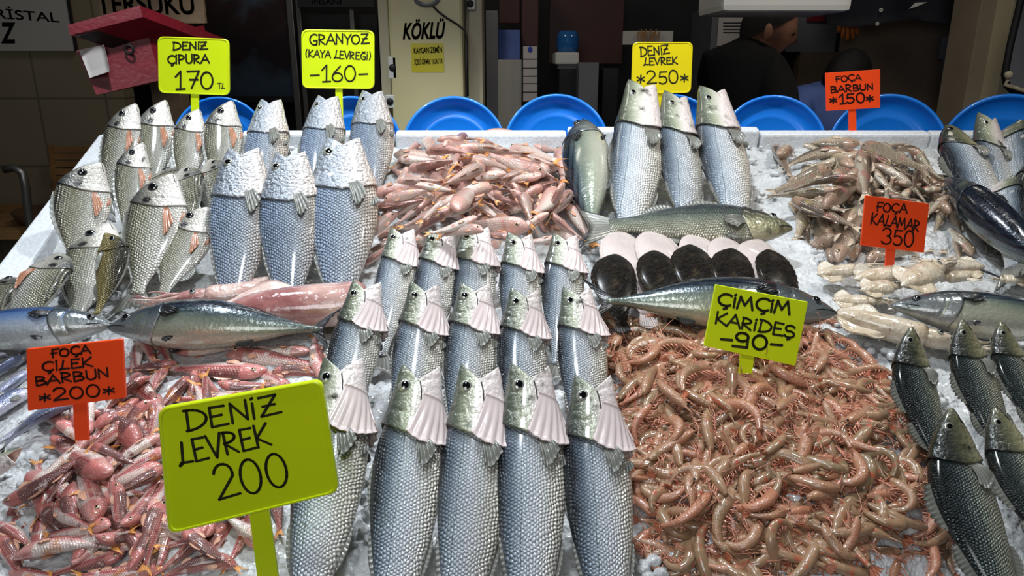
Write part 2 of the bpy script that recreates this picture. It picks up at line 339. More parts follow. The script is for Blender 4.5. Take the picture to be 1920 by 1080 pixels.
def head_mesh(name, p, tg, edge, mats, m_open=0.0, flare=1.04, groove=True, nr=40, ns=26, bz=0, by=0, tilt=0.0):
    V = []; F = []; fm = []
    def tt(th, s_):
        c = abs(math.cos(th)); sn = math.sin(th)
        a = m_open*(1-abs(sn)**0.9)
        b = tg + edge*(c**1.5) - 0.02*max(0, sn) - 0.5*edge*max(0, -sn)
        q = s_**1.15
        return a + (b-a)*q
    for i in range(ns):
        s_ = i/(ns-1)
        for k in range(nr):
            th = 2*PI*k/nr; t = tt(th, s_)
            kk = 1.0 + (flare-1)*max(0, (s_-0.45)/0.55)**1.5
            if groove:
                c = abs(math.cos(th)); tp = tg*0.66+0.05*c
                kk *= 1-0.055*math.exp(-((t-tp)/0.007)**2)*min(1, c*2)
                tj = 0.075+0.05*(math.sin(th)+0.35)
                if math.sin(th) < 0.05: kk *= 1-0.06*math.exp(-((t-tj)/0.006)**2)*min(1, c*2)
            V.append(ringpt(p, th, t, kk))
    for k in range(nr):
        x, y, z = V[(ns-1)*nr+k]; V.append((x+0.012, y*0.86, z*0.86))
    n = ns+1
    for i in range(n-1):
        for k in range(nr): F.append([i*nr+k, (i+1)*nr+k, (i+1)*nr+(k+1) % nr, i*nr+(k+1) % nr]); fm.append(0)
    if m_open:
        base = len(V)
        for (dx, sc) in ((0.008, 0.86), (0.05, 0.62), (0.11, 0.3)):
            for k in range(nr):
                x, y, z = V[k]; V.append((x*(1-sc*0) - dx*1.0 if dx < 0.02 else -m_open*0.5-dx, y*sc, z*sc))
        rows = [0]+[base+j*nr for j in range(3)]
        for a, b in zip(rows, rows[1:]):
            for k in range(nr): F.append([a+k, a+(k+1) % nr, b+(k+1) % nr, b+k]); fm.append(1)
        F.append([rows[-1]+k for k in range(nr)]); fm.append(1)
    else:
        F.append(list(range(nr))); fm.append(0)
    return mesh(name, bend(V, bz, by), F, mats, fm)
def membrane_mesh(p, side, mat, t0=0.135, t1=0.305, a0=-14, a1=-106, flare=0.20, n=8, bz=0, by=0):
    nu, nv = 57, 12; P = np.zeros((nu, nv, 3))
    for i in range(nu):
        u = i/(nu-1); th = math.radians(a0+(a1-a0)*u)
        if side < 0: th = PI-th
        for j in range(nv):
            s_ = j/(nv-1); prof = math.sin(PI*min(1, 0.12+0.88*u)**0.8)
            t = t0+0.02*u + (t1-t0)*s_*(0.62+0.45*prof); th = math.radians(a0+(a1-a0)*u+26*s_*(1-u)**.6); th = th if side > 0 else PI-th
            k = 1.03+flare*s_**1.4*(0.35+0.65*u) + 0.035*s_*math.sin(u*2*PI*n) 
            P[i, j] = ringpt(p, th, min(t, 0.34), k)
            P[i, j][0] = -t
    V, F = sheet(P, 0.006); return mesh('gill_membrane', bend(V, bz, by), F, mat)
def eye_mesh(p, side, t, z, r, iris, bz=0, by=0, pr=0.6):
    zc, hz, hy = p(t); y = side*hy*math.sqrt(max(0.05, 1-((z-zc)/hz)**2))*0.97
    V = []; F = []; fm = []; n = 9; m = 20
    for i in range(n+1):
        a = PI*0.5*i/n*1.15
        for k in range(m):
            b = 2*PI*k/m; V.append((-t+r*math.sin(a)*math.cos(b), y+side*r*0.55*math.cos(a), z+r*math.sin(a)*math.sin(b)))
    for i in range(n):
        for k in range(m): F.append([i*m+k, (i+1)*m+k, (i+1)*m+(k+1) % m, i*m+(k+1) % m][::side]); fm.append(1 if (i+0.5)/n*1.15 < pr*0.72 else 0)
    return mesh('eye', bend(V, bz, by), F, [iris, M['pupil']], fm)
def tail_mesh(mat, ln=0.2, spread=0.24, fork=0.4, base=0.06, zc=0.0, bz=0, by=0, x0=0.965, rays=9):
    nu, nv = rays*4+1, 7; P = np.zeros((nu, nv, 3))
    for i in range(nu):
        u = i/(nu-1)*2-1; L = ln*(1-fork*(1-abs(u)**1.3))
        for j in range(nv):
            v = j/(nv-1)
            P[i, j] = (-(x0+L*v), 0.0035*math.cos(u*PI*rays)*v+0.012*math.sin(u*2.5)*v, zc+u*(base/2*(1-v)+spread/2*v**0.9))
    V, F = sheet(P, 0.004); return mesh('tail_fin', bend(V, bz, by), F, mat)
def ridge_fin(name, p, mat, ta, tb, h, top=True, spiny=0, slant=0.5, bz=0, by=0, lean=0.0):
    nu, nv = 37, 5; P = np.zeros((nu, nv, 3)); sg = 1 if top else -1
    for i in range(nu):
        u = i/(nu-1); t = ta+(tb-ta)*u; zc, hz, hy = p(t)
        hh = h*(math.sin(PI*min(1, u*0.82+0.14))**0.7)
        if spiny: hh *= 0.72+0.28*abs(math.cos(u*PI*spiny))
        for j in range(nv):
            v = j/(nv-1); P[i, j] = (-(t+slant*hh*v), 0.003*math.sin(u*60)*v+lean*hh*v, zc+sg*(hz-0.006+hh*v))
    V, F = sheet(P, 0.004); return mesh(name, bend(V, bz, by), F, mat)
def side_fin(name, p, mat, side, t, z, ln, wid, drop=-0.03, out=0.03, base=0.03, bz=0, by=0):
    nu, nv = 25, 7; P = np.zeros((nu, nv, 3)); zc, hz, hy = p(t); y0 = hy*math.sqrt(max(0.05, 1-((z-zc)/hz)**2))
    for i in range(nu):
        u = i/(nu-1)*2-1; L = ln*(1-0.35*abs(u-0.3)**1.5)
        for j in range(nv):
            v = j/(nv-1)
            P[i, j] = (-(t+L*v), side*(y0-0.004+out*math.sin(v*2.2)+0.004*math.cos(u*PI*5)*v), z+drop*v+u*(base/2*(1-v)+wid/2*v**0.8))
    V, F = sheet(P, 0.004); return mesh(name, bend(V, bz, by), F, mat)
def line_mesh(p, side, pts, r=0.0025, bz=0, by=0):
    b = MB(); q = []
    for (t, z) in pts:
        zc, hz, hy = p(t); q.append((-t, side*hy*math.sqrt(max(0.02, 1-((z-zc)/hz)**2))*1.005, z))
    b.tube(q, r, 5); return b
def mouth_mesh(p, pts, bz=0, by=0, r=0.0028):
    b = line_mesh(p, 1, pts, r); c = line_mesh(p, -1, pts, r); b.add(c.V, c.F)
    return mesh('mouth', bend(b.V, bz, by), b.F, M['line'])

def big_kit(kind, name, cat, trunk, headp, mats, tg, edge, m_open=0.0, flare=1.05, t_trunk=None, eye=(0.09, 0.03, 0.02, 'iris'), mem=False, tail=(0.2, 0.24, 0.4), dorsal=(), anal=(0.62, 0.8, 0.05), pelvic=(0.3, 0.10), pect=(0.27, -0.02, 0.14, 0.09), finm='fin', pectm=None, bz=0.0, by=0.0, mouth=None, taper=None):
    T = Prof(trunk); H = Prof(headp or trunk); B = dict(bz=bz, by=by); parts = []
    V, F = loft(T, t_trunk if t_trunk is not None else max(0.0, tg-0.07), 1.0, 40, 36)
    parts.append(('body', mesh('body', bend(V, bz, by), F, M[mats[0]]), []))
    hp = H if headp else Prof([(r[0], r[1], r[2]*1.015, r[3]*1.03) for r in trunk])
    eyes = [('eye', eye_mesh(hp, s, *eye[:3], M[eye[3]], **B), []) for s in (1, -1)]
    sub = list(eyes)
    if mouth: sub.append(('mouth', mouth_mesh(hp, mouth, **B), []))
    if mem: sub += [('gill_membrane', membrane_mesh(hp, s, M['gill'], **B), []) for s in (1, -1)]
    parts.append(('head', head_mesh('head', hp, tg, edge, [M[mats[1]], M['mouth']], m_open, flare, **B), sub))
    parts.append(('tail_fin', tail_mesh(M[finm], *tail, **B), []))
    for (a, b, h, sp) in dorsal: parts.append(('dorsal_fin', ridge_fin('dorsal_fin', T, M[finm], a, b, h, True, sp, **B), []))
    if anal: parts.append(('anal_fin', ridge_fin('anal_fin', T, M[finm], *anal, False, **B), []))
    for s in (1, -1):
        parts.append(('pectoral_fin', side_fin('pectoral_fin', T, M[pectm or finm], s, *pect, **B), []))
        if pelvic: parts.append(('pelvic_fin', side_fin('pelvic_fin', T, M[pectm or finm], s, pelvic[0], T(pelvic[0])[0]-T(pelvic[0])[1]*0.86, pelvic[1], 0.05, 0.0, 0.01, **B), []))
    return dict(name=name, cat=cat, root=None, parts=parts)

def basis(hw, tw, dorsal, roll, wf=1.0, hf=1.0, L=None):
    X = (hw-tw); D = X.length if L is None else L; X = X.normalized()
    dv = {'l': -XV, 'r': XV, 'u': SD, 'd': -SD, 'n': SN}[dorsal] if isinstance(dorsal, str) else dorsal
    Z = dv - X*dv.dot(X); Z = Z.normalized() if Z.length > 1e-4 else SN
    N = SN - X*SN.dot(X); N = N - Z*N.dot(Z); N = N.normalized() if N.length > 1e-4 else X.cross(Z)
    a = math.radians(roll); Z = (Z*math.cos(a) + N*math.sin(a)).normalized(); Y = Z.cross(X)
    m = Matrix.Identity(4)
    for i in range(3): m[i][0] = X[i]*D; m[i][1] = Y[i]*D*wf; m[i][2] = Z[i]*D*hf; m[i][3] = hw[i]
    return m
def spawn(kit, mw, label, group=None, light=False):
    r = link(kit['name'], kit['root'], None, mw); tag(r, label, kit['cat'], group)
    if kit['root'] is None: r.empty_display_size = 0.1
    for (n, me, subs) in kit['parts']:
        if light and n not in ('tail_fin', 'tail_fan', 'legs'): continue
        p = link(n, me, r)
        for (n2, me2, _) in subs: link(n2, me2, p)
    return r
# ---------------------------------------------------------------- the ground under everything: ice bed with its heaps
HEAPS = []        # (x, s, rx, rs, height)
def heap_px(px, py, rx, rs, h):
    x, s, _ = slope_xs(onslope(px, py)); HEAPS.append((x, s, rx, rs, h))
heap_px(895, 360, 0.30, 0.26, 0.045)     # red mullet
heap_px(1640, 370, 0.26, 0.25, 0.040)    # grey mullet
heap_px(300, 900, 0.32, 0.22, 0.018)     # strawberry mullet
heap_px(1440, 830, 0.24, 0.25, 0.050)    # shrimp
def heap_h(x, s):
    h = 0.0
    for (hx, hs, rx, rs, hh) in HEAPS:
        d = ((x-hx)/rx)**2 + ((s-hs)/rs)**2
        if d < 1: h = max(h, hh*(1-d)**0.6)
    return h
GX0, GX1, GS0, GS1, GD = -1.7, 2.0, -0.35, 1.36, 0.005
GNX = int((GX1-GX0)/GD); GNS = int((GS1-GS0)/GD)
gx = GX0+GD*(np.arange(GNX)+0.5); gs = GS0+GD*(np.arange(GNS)+0.5)
GXX, GSS = np.meshgrid(gx, gs, indexing='ij')
HF = np.zeros((GNX, GNS))
for (hx, hs, rx, rs, hh) in HEAPS:
    d = ((GXX-hx)/rx)**2 + ((GSS-hs)/rs)**2
    HF = np.maximum(HF, np.where(d < 1, hh*np.clip(1-d, 0, 1)**0.6, 0))
def deposit(x, s, z, r, th):
    i0 = max(0, int((x-r-GX0)/GD)); i1 = min(GNX, int((x+r-GX0)/GD)+2); j0 = max(0, int((s-r-GS0)/GD)); j1 = min(GNS, int((s+r-GS0)/GD)+2)
    if i0 >= i1 or j0 >= j1: return
    d2 = ((GXX[i0:i1, j0:j1]-x)**2+(GSS[i0:i1, j0:j1]-s)**2)/(r*r)
    top = np.where(d2 < 1, z+th*np.sqrt(np.clip(1-d2, 0, 1)), -1)
    HF[i0:i1, j0:j1] = np.maximum(HF[i0:i1, j0:j1], top)
def ground(x, s, r):
    i0 = max(0, int((x-r-GX0)/GD)); i1 = min(GNX, int((x+r-GX0)/GD)+2); j0 = max(0, int((s-r-GS0)/GD)); j1 = min(GNS, int((s+r-GS0)/GD)+2)
    if i0 >= i1 or j0 >= j1: return 0.0
    d2 = ((GXX[i0:i1, j0:j1]-x)**2+(GSS[i0:i1, j0:j1]-s)**2)/(r*r)
    c = HF[i0:i1, j0:j1][d2 < 1]
    return float(np.percentile(c, 80)) if c.size else 0.0
def settle(hp, tp, width, thick, frac=(0.06, 0.2, 0.35, 0.5, 0.65, 0.8, 0.95), prof=(0.5, 0.85, 1, 1, 0.85, 0.6, 0.35), sink=0.25, Lmax=None):
    """lay a body between two picture points on what already lies there; returns the two ends"""
    hh = ht = thick
    for it in range(3):
        a = onslope(*hp, hh); b = onslope(*tp, ht); ax, as_, _ = slope_xs(a); bx_, bs, _ = slope_xs(b)
        L = math.hypot(ax-bx_, as_-bs); need = []
        for f, p in zip(frac, prof):
            x = ax+(bx_-ax)*f; s = as_+(bs-as_)*f
            need.append(ground(x, s, width*L*p*0.6) + thick*L*p*(1-sink))
        A = np.vstack([np.ones(len(frac)), np.array(frac)]).T; w_ = np.linalg.lstsq(A, np.array(need), rcond=None)[0]
        sl = max(-0.30*L, min(0.30*L, w_[1])); c = w_[0]+w_[1]*0.5 - sl*0.5
        c += max(0, max(n-(c+sl*f) for n, f in zip(need, frac)))*0.45
        hh, ht = c, c+sl
    a = onslope(*hp, hh); b = onslope(*tp, ht)
    ax, as_, _ = slope_xs(a); bx_, bs, _ = slope_xs(b); L = (a-b).length
    for k in range(13):
        f = 0.03+0.94*k/12; pr = np.interp(f, frac, prof)
        deposit(ax+(bx_-ax)*f, as_+(bs-as_)*f, hh+(ht-hh)*f, width*L*pr, thick*L*pr)
    return a, b

# ---------------------------------------------------------------- fish kits (snout at x=0, tail root at x=-1)
BASS = [(0, 0, .012, .010), (.04, 0, .035, .03), (.1, .0, .066, .046), (.2, .0, .098, .060), (.32, 0, .122, .070), (.45, 0, .124, .070), (.6, .0, .106, .060), (.75, .002, .076, .042), (.88, .003, .048, .024), (1, .003, .044, .012)]
BASS_OPEN = [(0, .004, .070, .016), (.03, .003, .080, .034), (.07, .002, .086, .050), (.13, .0, .096, .064), (.22, -.002, .112, .076), (.34, -.002, .128, .084)]
MEAGRE = [(0, 0, .012, .010), (.04, .0, .04, .04), (.1, .004, .075, .06), (.2, .0, .112, .082), (.32, 0, .135, .092), (.45, 0, .132, .088), (.6, .0, .108, .07), (.75, .004, .074, .046), (.88, .006, .044, .024), (1, .006, .038, .012)]
MEAGRE_OPEN = [(0, .0, .064, .020), (.03, .001, .076, .042), (.07, .002, .088, .060), (.14, .003, .106, .078), (.22, .0, .124, .090), (.34, 0, .138, .097)]
BREAM = [(0, -.05, .018, .014), (.03, -.035, .055, .034), (.08, -.008, .100, .050), (.16, .012, .150, .066), (.28, .010, .192, .080), (.40, .0, .196, .082), (.55, .0, .168, .070), (.7, .0, .118, .050), (.84, .002, .066, .028), (.93, .003, .044, .016), (1, .003, .046, .010)]
BONITO = [(0, -.01, .006, .006), (.04, -.006, .034, .026), (.1, -.002, .062, .048), (.18, 0, .090, .072), (.3, 0, .118, .094), (.42, 0, .125, .100), (.56, 0, .112, .090), (.7, .0, .082, .064), (.82, .0, .046, .036), (.92, .0, .02, .02), (1, 0, .013, .016)]
MULLET = [(0, -.035, .02, .018), (.03, -.02, .056, .042), (.08, -.004, .088, .064), (.16, .004, .112, .08), (.28, .004, .124, .088), (.42, .002, .118, .084), (.58, .0, .098, .068), (.74, .0, .070, .046), (.88, .0, .048, .028), (1, 0, .042, .016)]
JACK = [(0, -.01, .012, .01), (.04, -.006, .034, .026), (.1, 0, .062, .042), (.2, 0, .086, .056), (.34, 0, .098, .062), (.5, 0, .092, .058), (.68, 0, .066, .042), (.84, 0, .034, .022), (1, 0, .018, .012)]
MP = [(0.005, -.01), (.03, -.015), (.06, -.022), (.085, -.034)]
K = {}
def mk_bass(bz, by): return big_kit('bass', 'sea_bass', 'fish', BASS, BASS_OPEN, ('bass', 'bass_head'), .245, .05, m_open=.08, flare=1.06, t_trunk=.17, eye=(.105, .050, .024, 'iris'), mouth=[(.088, -.004), (.12, -.012), (.16, -.016), (.19, -.03)], mem=True, tail=(.19, .26, .3, .075), dorsal=((.36, .56, .015, 8), (.62, .8, .018, 0)), anal=(.62, .78, .018), pelvic=(.34, .05), pect=(.285, -.03, .12, .06), finm='fin', bz=bz, by=by)
K['bass'] = [mk_bass(0, (0, .075)), mk_bass(.012, (.01, .07)), mk_bass(-.012, (0, .085))]
def mk_bassd(bz, by, body='bass_green', head='bass_head_dark', iris='iris'): return big_kit('bass', 'sea_bass', 'fish', BASS, None, (body, head), .25, .035, flare=1.05, eye=(.10, .034, .022, iris), tail=(.19, .26, .3, .075), dorsal=((.34, .56, .055, 8), (.62, .8, .05, 0)), pect=(.27, -.03, .13, .07), finm='fin', bz=bz, by=by, mouth=[(0.004, -.004), (.03, -.012), (.06, -.02), (.085, -.032)])
K['bass_dark'] = [mk_bassd(0, (0, .09)), mk_bassd(.03, (.01, .08)), mk_bassd(.03, .01)]
K['bass_shut'] = [mk_bassd(0, 0, 'bass', 'bass_head_dark', 'iris_dark'), mk_bassd(.02, 0.01, 'bass', 'bass_head', 'iris')]
K['bass_half'] = [big_kit('bass', 'sea_bass', 'fish', BASS, BASS_OPEN, ('bass', 'bass_head'), .27, .05, m_open=.075, flare=1.03, t_trunk=.18, eye=(.115, .052, .02, 'iris'), tail=(.19, .26, .3, .075), dorsal=((.36, .56, .02, 8), (.62, .8, .02, 0)), anal=(.62, .78, .02), pelvic=(.34, .06), pect=(.315, -.03, .12, .07), finm='fin', bz=-.015, by=(0, .10))]
K['meagre'] = [big_kit('meagre', 'meagre_fish', 'fish', MEAGRE, MEAGRE_OPEN, ('meagre', 'meagre_head'), .285, .055, m_open=.08, flare=1.04, t_trunk=.2, eye=(.115, .056, .022, 'iris'), tail=(.16, .2, -.1, .07), dorsal=((.34, .5, .02, 8), (.54, .85, .015, 0)), anal=None, pelvic=(.34, .06), pect=(.275, -.035, .16, .05, -.03), finm='fin', pectm='fin', bz=b, by=(0, .10)) for b in (0, .01)]
def mk_bream(bz, by, body='bream', head='bream_head', pm='fin_rust'): return big_kit('bream', 'sea_bream', 'fish', BREAM, None, (body, head), .255, .045, flare=1.045, eye=(.135, .050, .034, 'iris_dark'), tail=(.22, .3, .4, .08), dorsal=((.3, .85, .035, 11),), pect=(.285, -.055, .25, .05, -.05, .03), finm='fin', pectm=pm, bz=bz, by=by, mouth=[(0.004, -.058), (.03, -.066), (.06, -.078), (.08, -.092)])
K['bream'] = [mk_bream(0, (0, .11)), mk_bream(.02, (.01, .11)), mk_bream(-.015, (0, .10))]
K['bream_gold'] = [mk_bream(.09, 0, 'bream_gold', 'bream_gold', 'fin')]
def mk_bonito(body, bz): return big_kit('bonito', 'bonito', 'fish', BONITO, None, (body, 'bonito_head'), .255, .03, flare=1.02, eye=(.10, .012, .021, 'iris_dark'), tail=(.13, .27, .62, .03), dorsal=((.3, .5, .012, 0), (.56, .64, .03, 0)), anal=(.62, .70, .03), pelvic=(.3, .06), pect=(.27, .02, .10, .04, -.02), finm='fin_dark', bz=bz, mouth=[(.004, -.010), (.04, -.016), (.08, -.026), (.11, -.036)])
K['bonito'] = [mk_bonito('bonito', 0.0), mk_bonito('bonito', .02)]
K['bonito_blue'] = [mk_bonito('bonito_blue', 0)]

def small_kit(name, cat, prof, mat, finm, tailm, bz, by, iris, light=False):
    p = Prof(prof); B = dict(bz=bz, by=by); V, F = loft(p, 0, 1, 26, 20)
    parts = [('tail_fin', tail_mesh(M[tailm], .2, .2, .5, .06, rays=6, **B), [])]
    parts += [('eye', eye_mesh(p, s, .105, .03, .026, M[iris], pr=.62, **B), []) for s in (1, -1)]
    parts += [('dorsal_fin', ridge_fin('dorsal_fin', p, M[finm], .3, .5, .05, True, 6, **B), []), ('dorsal_fin', ridge_fin('dorsal_fin', p, M[finm], .6, .74, .04, True, 0, **B), [])]
    parts += [('pectoral_fin', side_fin('pectoral_fin', p, M[finm], s, .26, -.04, .15, .06, -.02, .02, **B), []) for s in (1, -1)]
    return dict(name=name, cat=cat, root=mesh(name, bend(V, bz, by), F, M[mat]), parts=parts)
def family(name, prof, mat, finm, tailm, iris):
    return [small_kit(name, 'fish', prof, mat, finm, tailm, bz, by, iris) for (bz, by) in ((0, 0), (.05, .02), (-.05, .03), (.10, -.02), (.02, .07), (-.02, -.05))]
K['mullet'] = family('red_mullet', MULLET, 'mullet', 'fin_pink', 'fin_orange', 'iris_gold')
K['straw'] = family('strawberry_mullet', MULLET, 'mullet_red', 'fin_pink', 'fin_orange', 'iris_gold')
K['grey'] = family('brown_mullet', MULLET, 'mullet_grey', 'fin_pale', 'fin_pale', 'iris_gold')
K['jack'] = family('horse_mackerel', JACK, 'jack', 'fin', 'fin', 'iris_gold')

def sole_kit(dark):
    rows = [(0, 0, .03, .008), (.05, 0, .09, .02), (.14, 0, .15, .03), (.28, 0, .19, .036), (.45, 0, .2, .036), (.65, 0, .165, .03), (.85, 0, .09, .018), (1, 0, .045, .01)]
    p = Prof(rows); V, F = loft(p, 0, 1, 34, 32); V = bend(V, .05, -.05); m = M['sole_dark' if dark else 'sole_pale']
    parts = [('fringe_fin', ridge_fin('fringe_fin', p, m, .06, .96, .035, top, 26, bz=.05, by=-.05), []) for top in (True, False)]
    parts.append(('tail_fin', tail_mesh(m, .14, .16, -.3, .08), []))
    if dark: parts += [('eye', eye_mesh(p, 1, t_, z_, .016, M['iris_dark']), []) for (t_, z_) in ((.09, .03), (.12, -.01))]
    parts.append(('pectoral_fin', side_fin('pectoral_fin', p, m, 1, .24, -.03, .07, .03), []))
    return dict(name='sole', cat='fish', root=mesh('sole', V, F, m), parts=parts)
K['sole_dark'] = sole_kit(True); K['sole_pale'] = sole_kit(False)

def squid_kit(mat, name='squid', fat=1.0, seed=0, pen=False):
    rr = random.Random(seed)
    p = Prof([(0, 0, .006, .006), (.06, 0, .035, .03), (.16, 0, .066*fat, .05*fat), (.35, 0, .088*fat, .06*fat), (.5, 0, .09*fat, .058*fat), (.58, 0, .086*fat, .055*fat), (.6, 0, .07*fat, .045*fat)])
    V, F = loft(p, 0, .6, 26, 24); root = mesh(name, V, F, M[mat]); parts = []
    for sg in (1, -1):
        P = np.zeros((15, 7, 3))
        for i in range(15):
            u = i/14
            for j in range(7):
                v = j/6; P[i, j] = (-(.02+.33*u+.02*v), .012*math.sin(u*9+v*3)*v+.008, sg*((p(.02+.33*u)[1]-.01)+.11*v*math.sin(PI*min(1, u*.9+.1))**.8))
        Vf, Ff = sheet(P, .007); parts.append(('fin', mesh('fin', Vf, Ff, M[mat]), []))
    hb = MB(); hp = Prof([(.56, 0, .05, .035), (.62, 0, .056, .045), (.68, 0, .058, .046), (.74, 0, .044, .036), (.77, 0, .03, .026)])
    Vh, Fh = loft(hp, .56, .77, 12, 18); parts.append(('head', mesh('head', Vh, Fh, M[mat]), [('eye', eye_mesh(hp, s, .67, .0, .022, M['iris'], pr=.7), []) for s in (1, -1)]))
    for k in range(8):
        a = 2*PI*k/8; L = .22+.12*rr.random(); pts = []; dy = rr.uniform(-.06, .06); dz = rr.uniform(-.08, .08)
        for i in range(8):
            v = i/7; pts.append((-(.75+L*v), .02*math.cos(a)+dy*v*v+.012*math.sin(v*5+k), .028*math.sin(a)+dz*v*v+.02*math.sin(v*6+k*2)*v))
        tb = MB().tube(pts, [.015*(1-.8*i/7) for i in range(8)], 7); parts.append(('tentacle', tb.mesh('tentacle', M[mat]), []))
    return dict(name=name, cat='squid', root=root, parts=parts)
K['squid'] = [squid_kit('squid', seed=i, fat=f) for i, f in ((1, 1.0), (2, .85), (3, 1.15))]
K['squid_pink'] = [squid_kit('pink_squid', seed=5, fat=.9), squid_kit('pink_squid', seed=6, fat=1.25)]

# ---------------------------------------------------------------- shrimp kits
def shrimp_kit(curl, seed):
    rr = random.Random(seed); n = 44; pts = []; x = z = 0.0; ang = 0.0; ds = 1/(n-1); C = []
    for i in range(n):
        s = i/(n-1); C.append((x, z, ang))
        k = 0 if s < .34 else curl/(.58)*(0.6+0.8*math.sin(PI*min(1, (s-.34)/.6)))
        ang += k*ds*0.85; x -= ds*math.cos(ang); z -= ds*math.sin(ang)
    ex, ez = C[-1][0], C[-1][1]; chord = math.hypot(ex, ez); ra = math.atan2(ez, -ex)
    def rot(px, py, pz): 
        c, s_ = math.cos(ra), math.sin(ra); return (px*c - pz*s_, py, px*s_ + pz*c)
    def rad(s):
        if s < .05: return .014+.6*s
        if s < .38: return .040+.048*math.sin(PI*.5*min(1, (s-.05)/.2))
        q = (s-.38)/.5; r = .088*(1-.58*min(1, q)**1.1)
        if s < .9: r *= 1+.055*(((s-.38)/.086) % 1.0)-.02
        return max(.014, r)
    def at(s):
        f = s*(n-1); i = min(int(f), n-2); u = f-i
        return [C[i][j]+(C[i+1][j]-C[i][j])*u for j in range(3)]
    V = []; F = []; nr = 14; N2 = 60
    for i in range(N2):
        s = .03+.9*i/(N2-1); cx, cz, a = at(s); r = rad(s)
        for k in range(nr):
            b = 2*PI*k/nr; yy = r*.82*math.cos(b); rz = r*1.05*math.sin(b)*(1 if math.sin(b) > 0 else .85)
            V.append(rot(cx - rz*math.sin(a), yy, cz + rz*math.cos(a)))
    for i in range(N2-1):
        for k in range(nr): F.append([i*nr+k, (i+1)*nr+k, (i+1)*nr+(k+1) % nr, i*nr+(k+1) % nr])
    F.append(list(range(nr))); F.append([(N2-1)*nr+k for k in range(nr)][::-1])
    b = MB(); b.add(V, F)
    b.tube([rot(-.05, 0, .035), rot(.05, 0, .05), rot(.13, 0, .075)], [.018, .011, .002], 6)
    root = b.mesh('shrimp', M['shrimp']); parts = []
    P = MB()
    cx, cz, a = at(.92)
    for k in range(5):
        u = (k-2)/2; S = np.zeros((4, 5, 3))
        for i in range(4):
            for j in range(5):
                v = j/4; wv = (i/3-.5)*.045*math.sin(PI*(.15+.75*v)); l = .15*v*(1-.12*abs(u))
                dx, dy, dz = -l*math.cos(a), u*.10*v+wv, -l*math.sin(a)+(.012-.01*abs(u))*(1 if k % 2 else .4)
                S[i, j] = rot(cx+dx, dy, cz+dz)
        Vs, Fs = sheet(S, .006); P.add(Vs, Fs)
    parts.append(('tail_fan', P.mesh('tail_fan', M['shrimp_orange']), []))
    L = MB()
    for k in range(5):
        for sd in (1, -1):
            s = .16+.045*k; cx, cz, a = at(s); q = rr.uniform(-.03, .03)
            L.tube([rot(cx, sd*.035, cz-.05), rot(cx+.05+q, sd*.06, cz-.12), rot(cx+.14+q*2, sd*.05, cz-.15+q), rot(cx+.22+q*3, sd*.03+q, cz-.17+q*2)], [.010, .009, .007, .003], 4)
    for k in range(5):
        s = .45+.085*k; cx, cz, a = at(s); r = rad(s)
        for sd in (1, -1):
            d = r*.8; e = r*.8+.07
            L.tube([rot(cx+d*math.sin(a), sd*.03, cz-d*math.cos(a)), rot(cx+e*math.sin(a)+.02*math.cos(a), sd*.035, cz-e*math.cos(a)+.02*math.sin(a))], [.016, .004], 4)
    parts.append(('legs', L.mesh('legs', M['shrimp_leg']), []))
    for sd in (1, -1):
        q = [rr.uniform(-1, 1) for _ in range(4)]
        pts = [rot(.0, sd*.02, .0), rot(.15, sd*.05, .03), rot(.32, sd*(.12+.08*q[0]), .05+.1*q[1]), rot(.44+.1*q[3], sd*(.25+.1*q[2]), .02+.2*q[1])]
        parts.append(('antenna', MB().tube(pts, [.008, .007, .006, .003], 4).mesh('antenna', M['shrimp_leg']), []))
        parts.append(('eye', MB().ball(rot(-.035, sd*.035, .03), .017, 5).mesh('eye', M['pupil']), []))
    return dict(name='shrimp', cat='shrimp', root=root, parts=parts, chord=chord, curl=curl)
K['shrimp'] = [[shrimp_kit(.25, 1), shrimp_kit(.45, 2)], [shrimp_kit(1.2, 3), shrimp_kit(1.5, 4)], [shrimp_kit(2.7, 5), shrimp_kit(3.1, 6)]]
# ---------------------------------------------------------------- the large fish, one by one
# kit, variant, snout px, tail root px, dorsal side, roll, height at snout, height at tail, flank width, depth, label, group
BIG = []
def big(*a): BIG.append(a)
# five rows of heads: front, middle, back rows of the gutted-gill sea bass
rowlab = ['front row of sea bass', 'middle row of sea bass', 'rearmost row of sea bass']
ordl = ['leftmost', 'second from left', 'centre', 'second from right', 'rightmost']
rows = [
 ([(650, 690), (790, 703), (900, 708), (990, 703), (1108, 720)], [(565, 1215), (735, 1235), (852, 1245), (1000, 1245), (1160, 1240)], .135, .030),
 ([(692, 540), (797, 545), (892, 545), (982, 553), (1078, 553)], [(628, 850), (752, 862), (866, 868), (985, 868), (1104, 860)], .125, .022),
 ([(757, 441), (827, 443), (893, 438), (972, 450), (1058, 451)], [(712, 668), (797, 678), (888, 684), (972, 688), (1050, 684)], .115, .020)]
for r, (hs, ts, hh, ht) in enumerate(rows):
    for i, (h, t_) in enumerate(zip(hs, ts)):
        lb = 'silver sea bass, gaping head up, %s in the %s' % (ordl[i], rowlab[r])
        big('bass', (i+r) % 3, h, t_, 'l', 4 + (i % 2)*4, hh+.004*(i % 2), ht, 1.0, (1.0, 1.1, 1.16)[r], lb, 'sea bass in three rows')
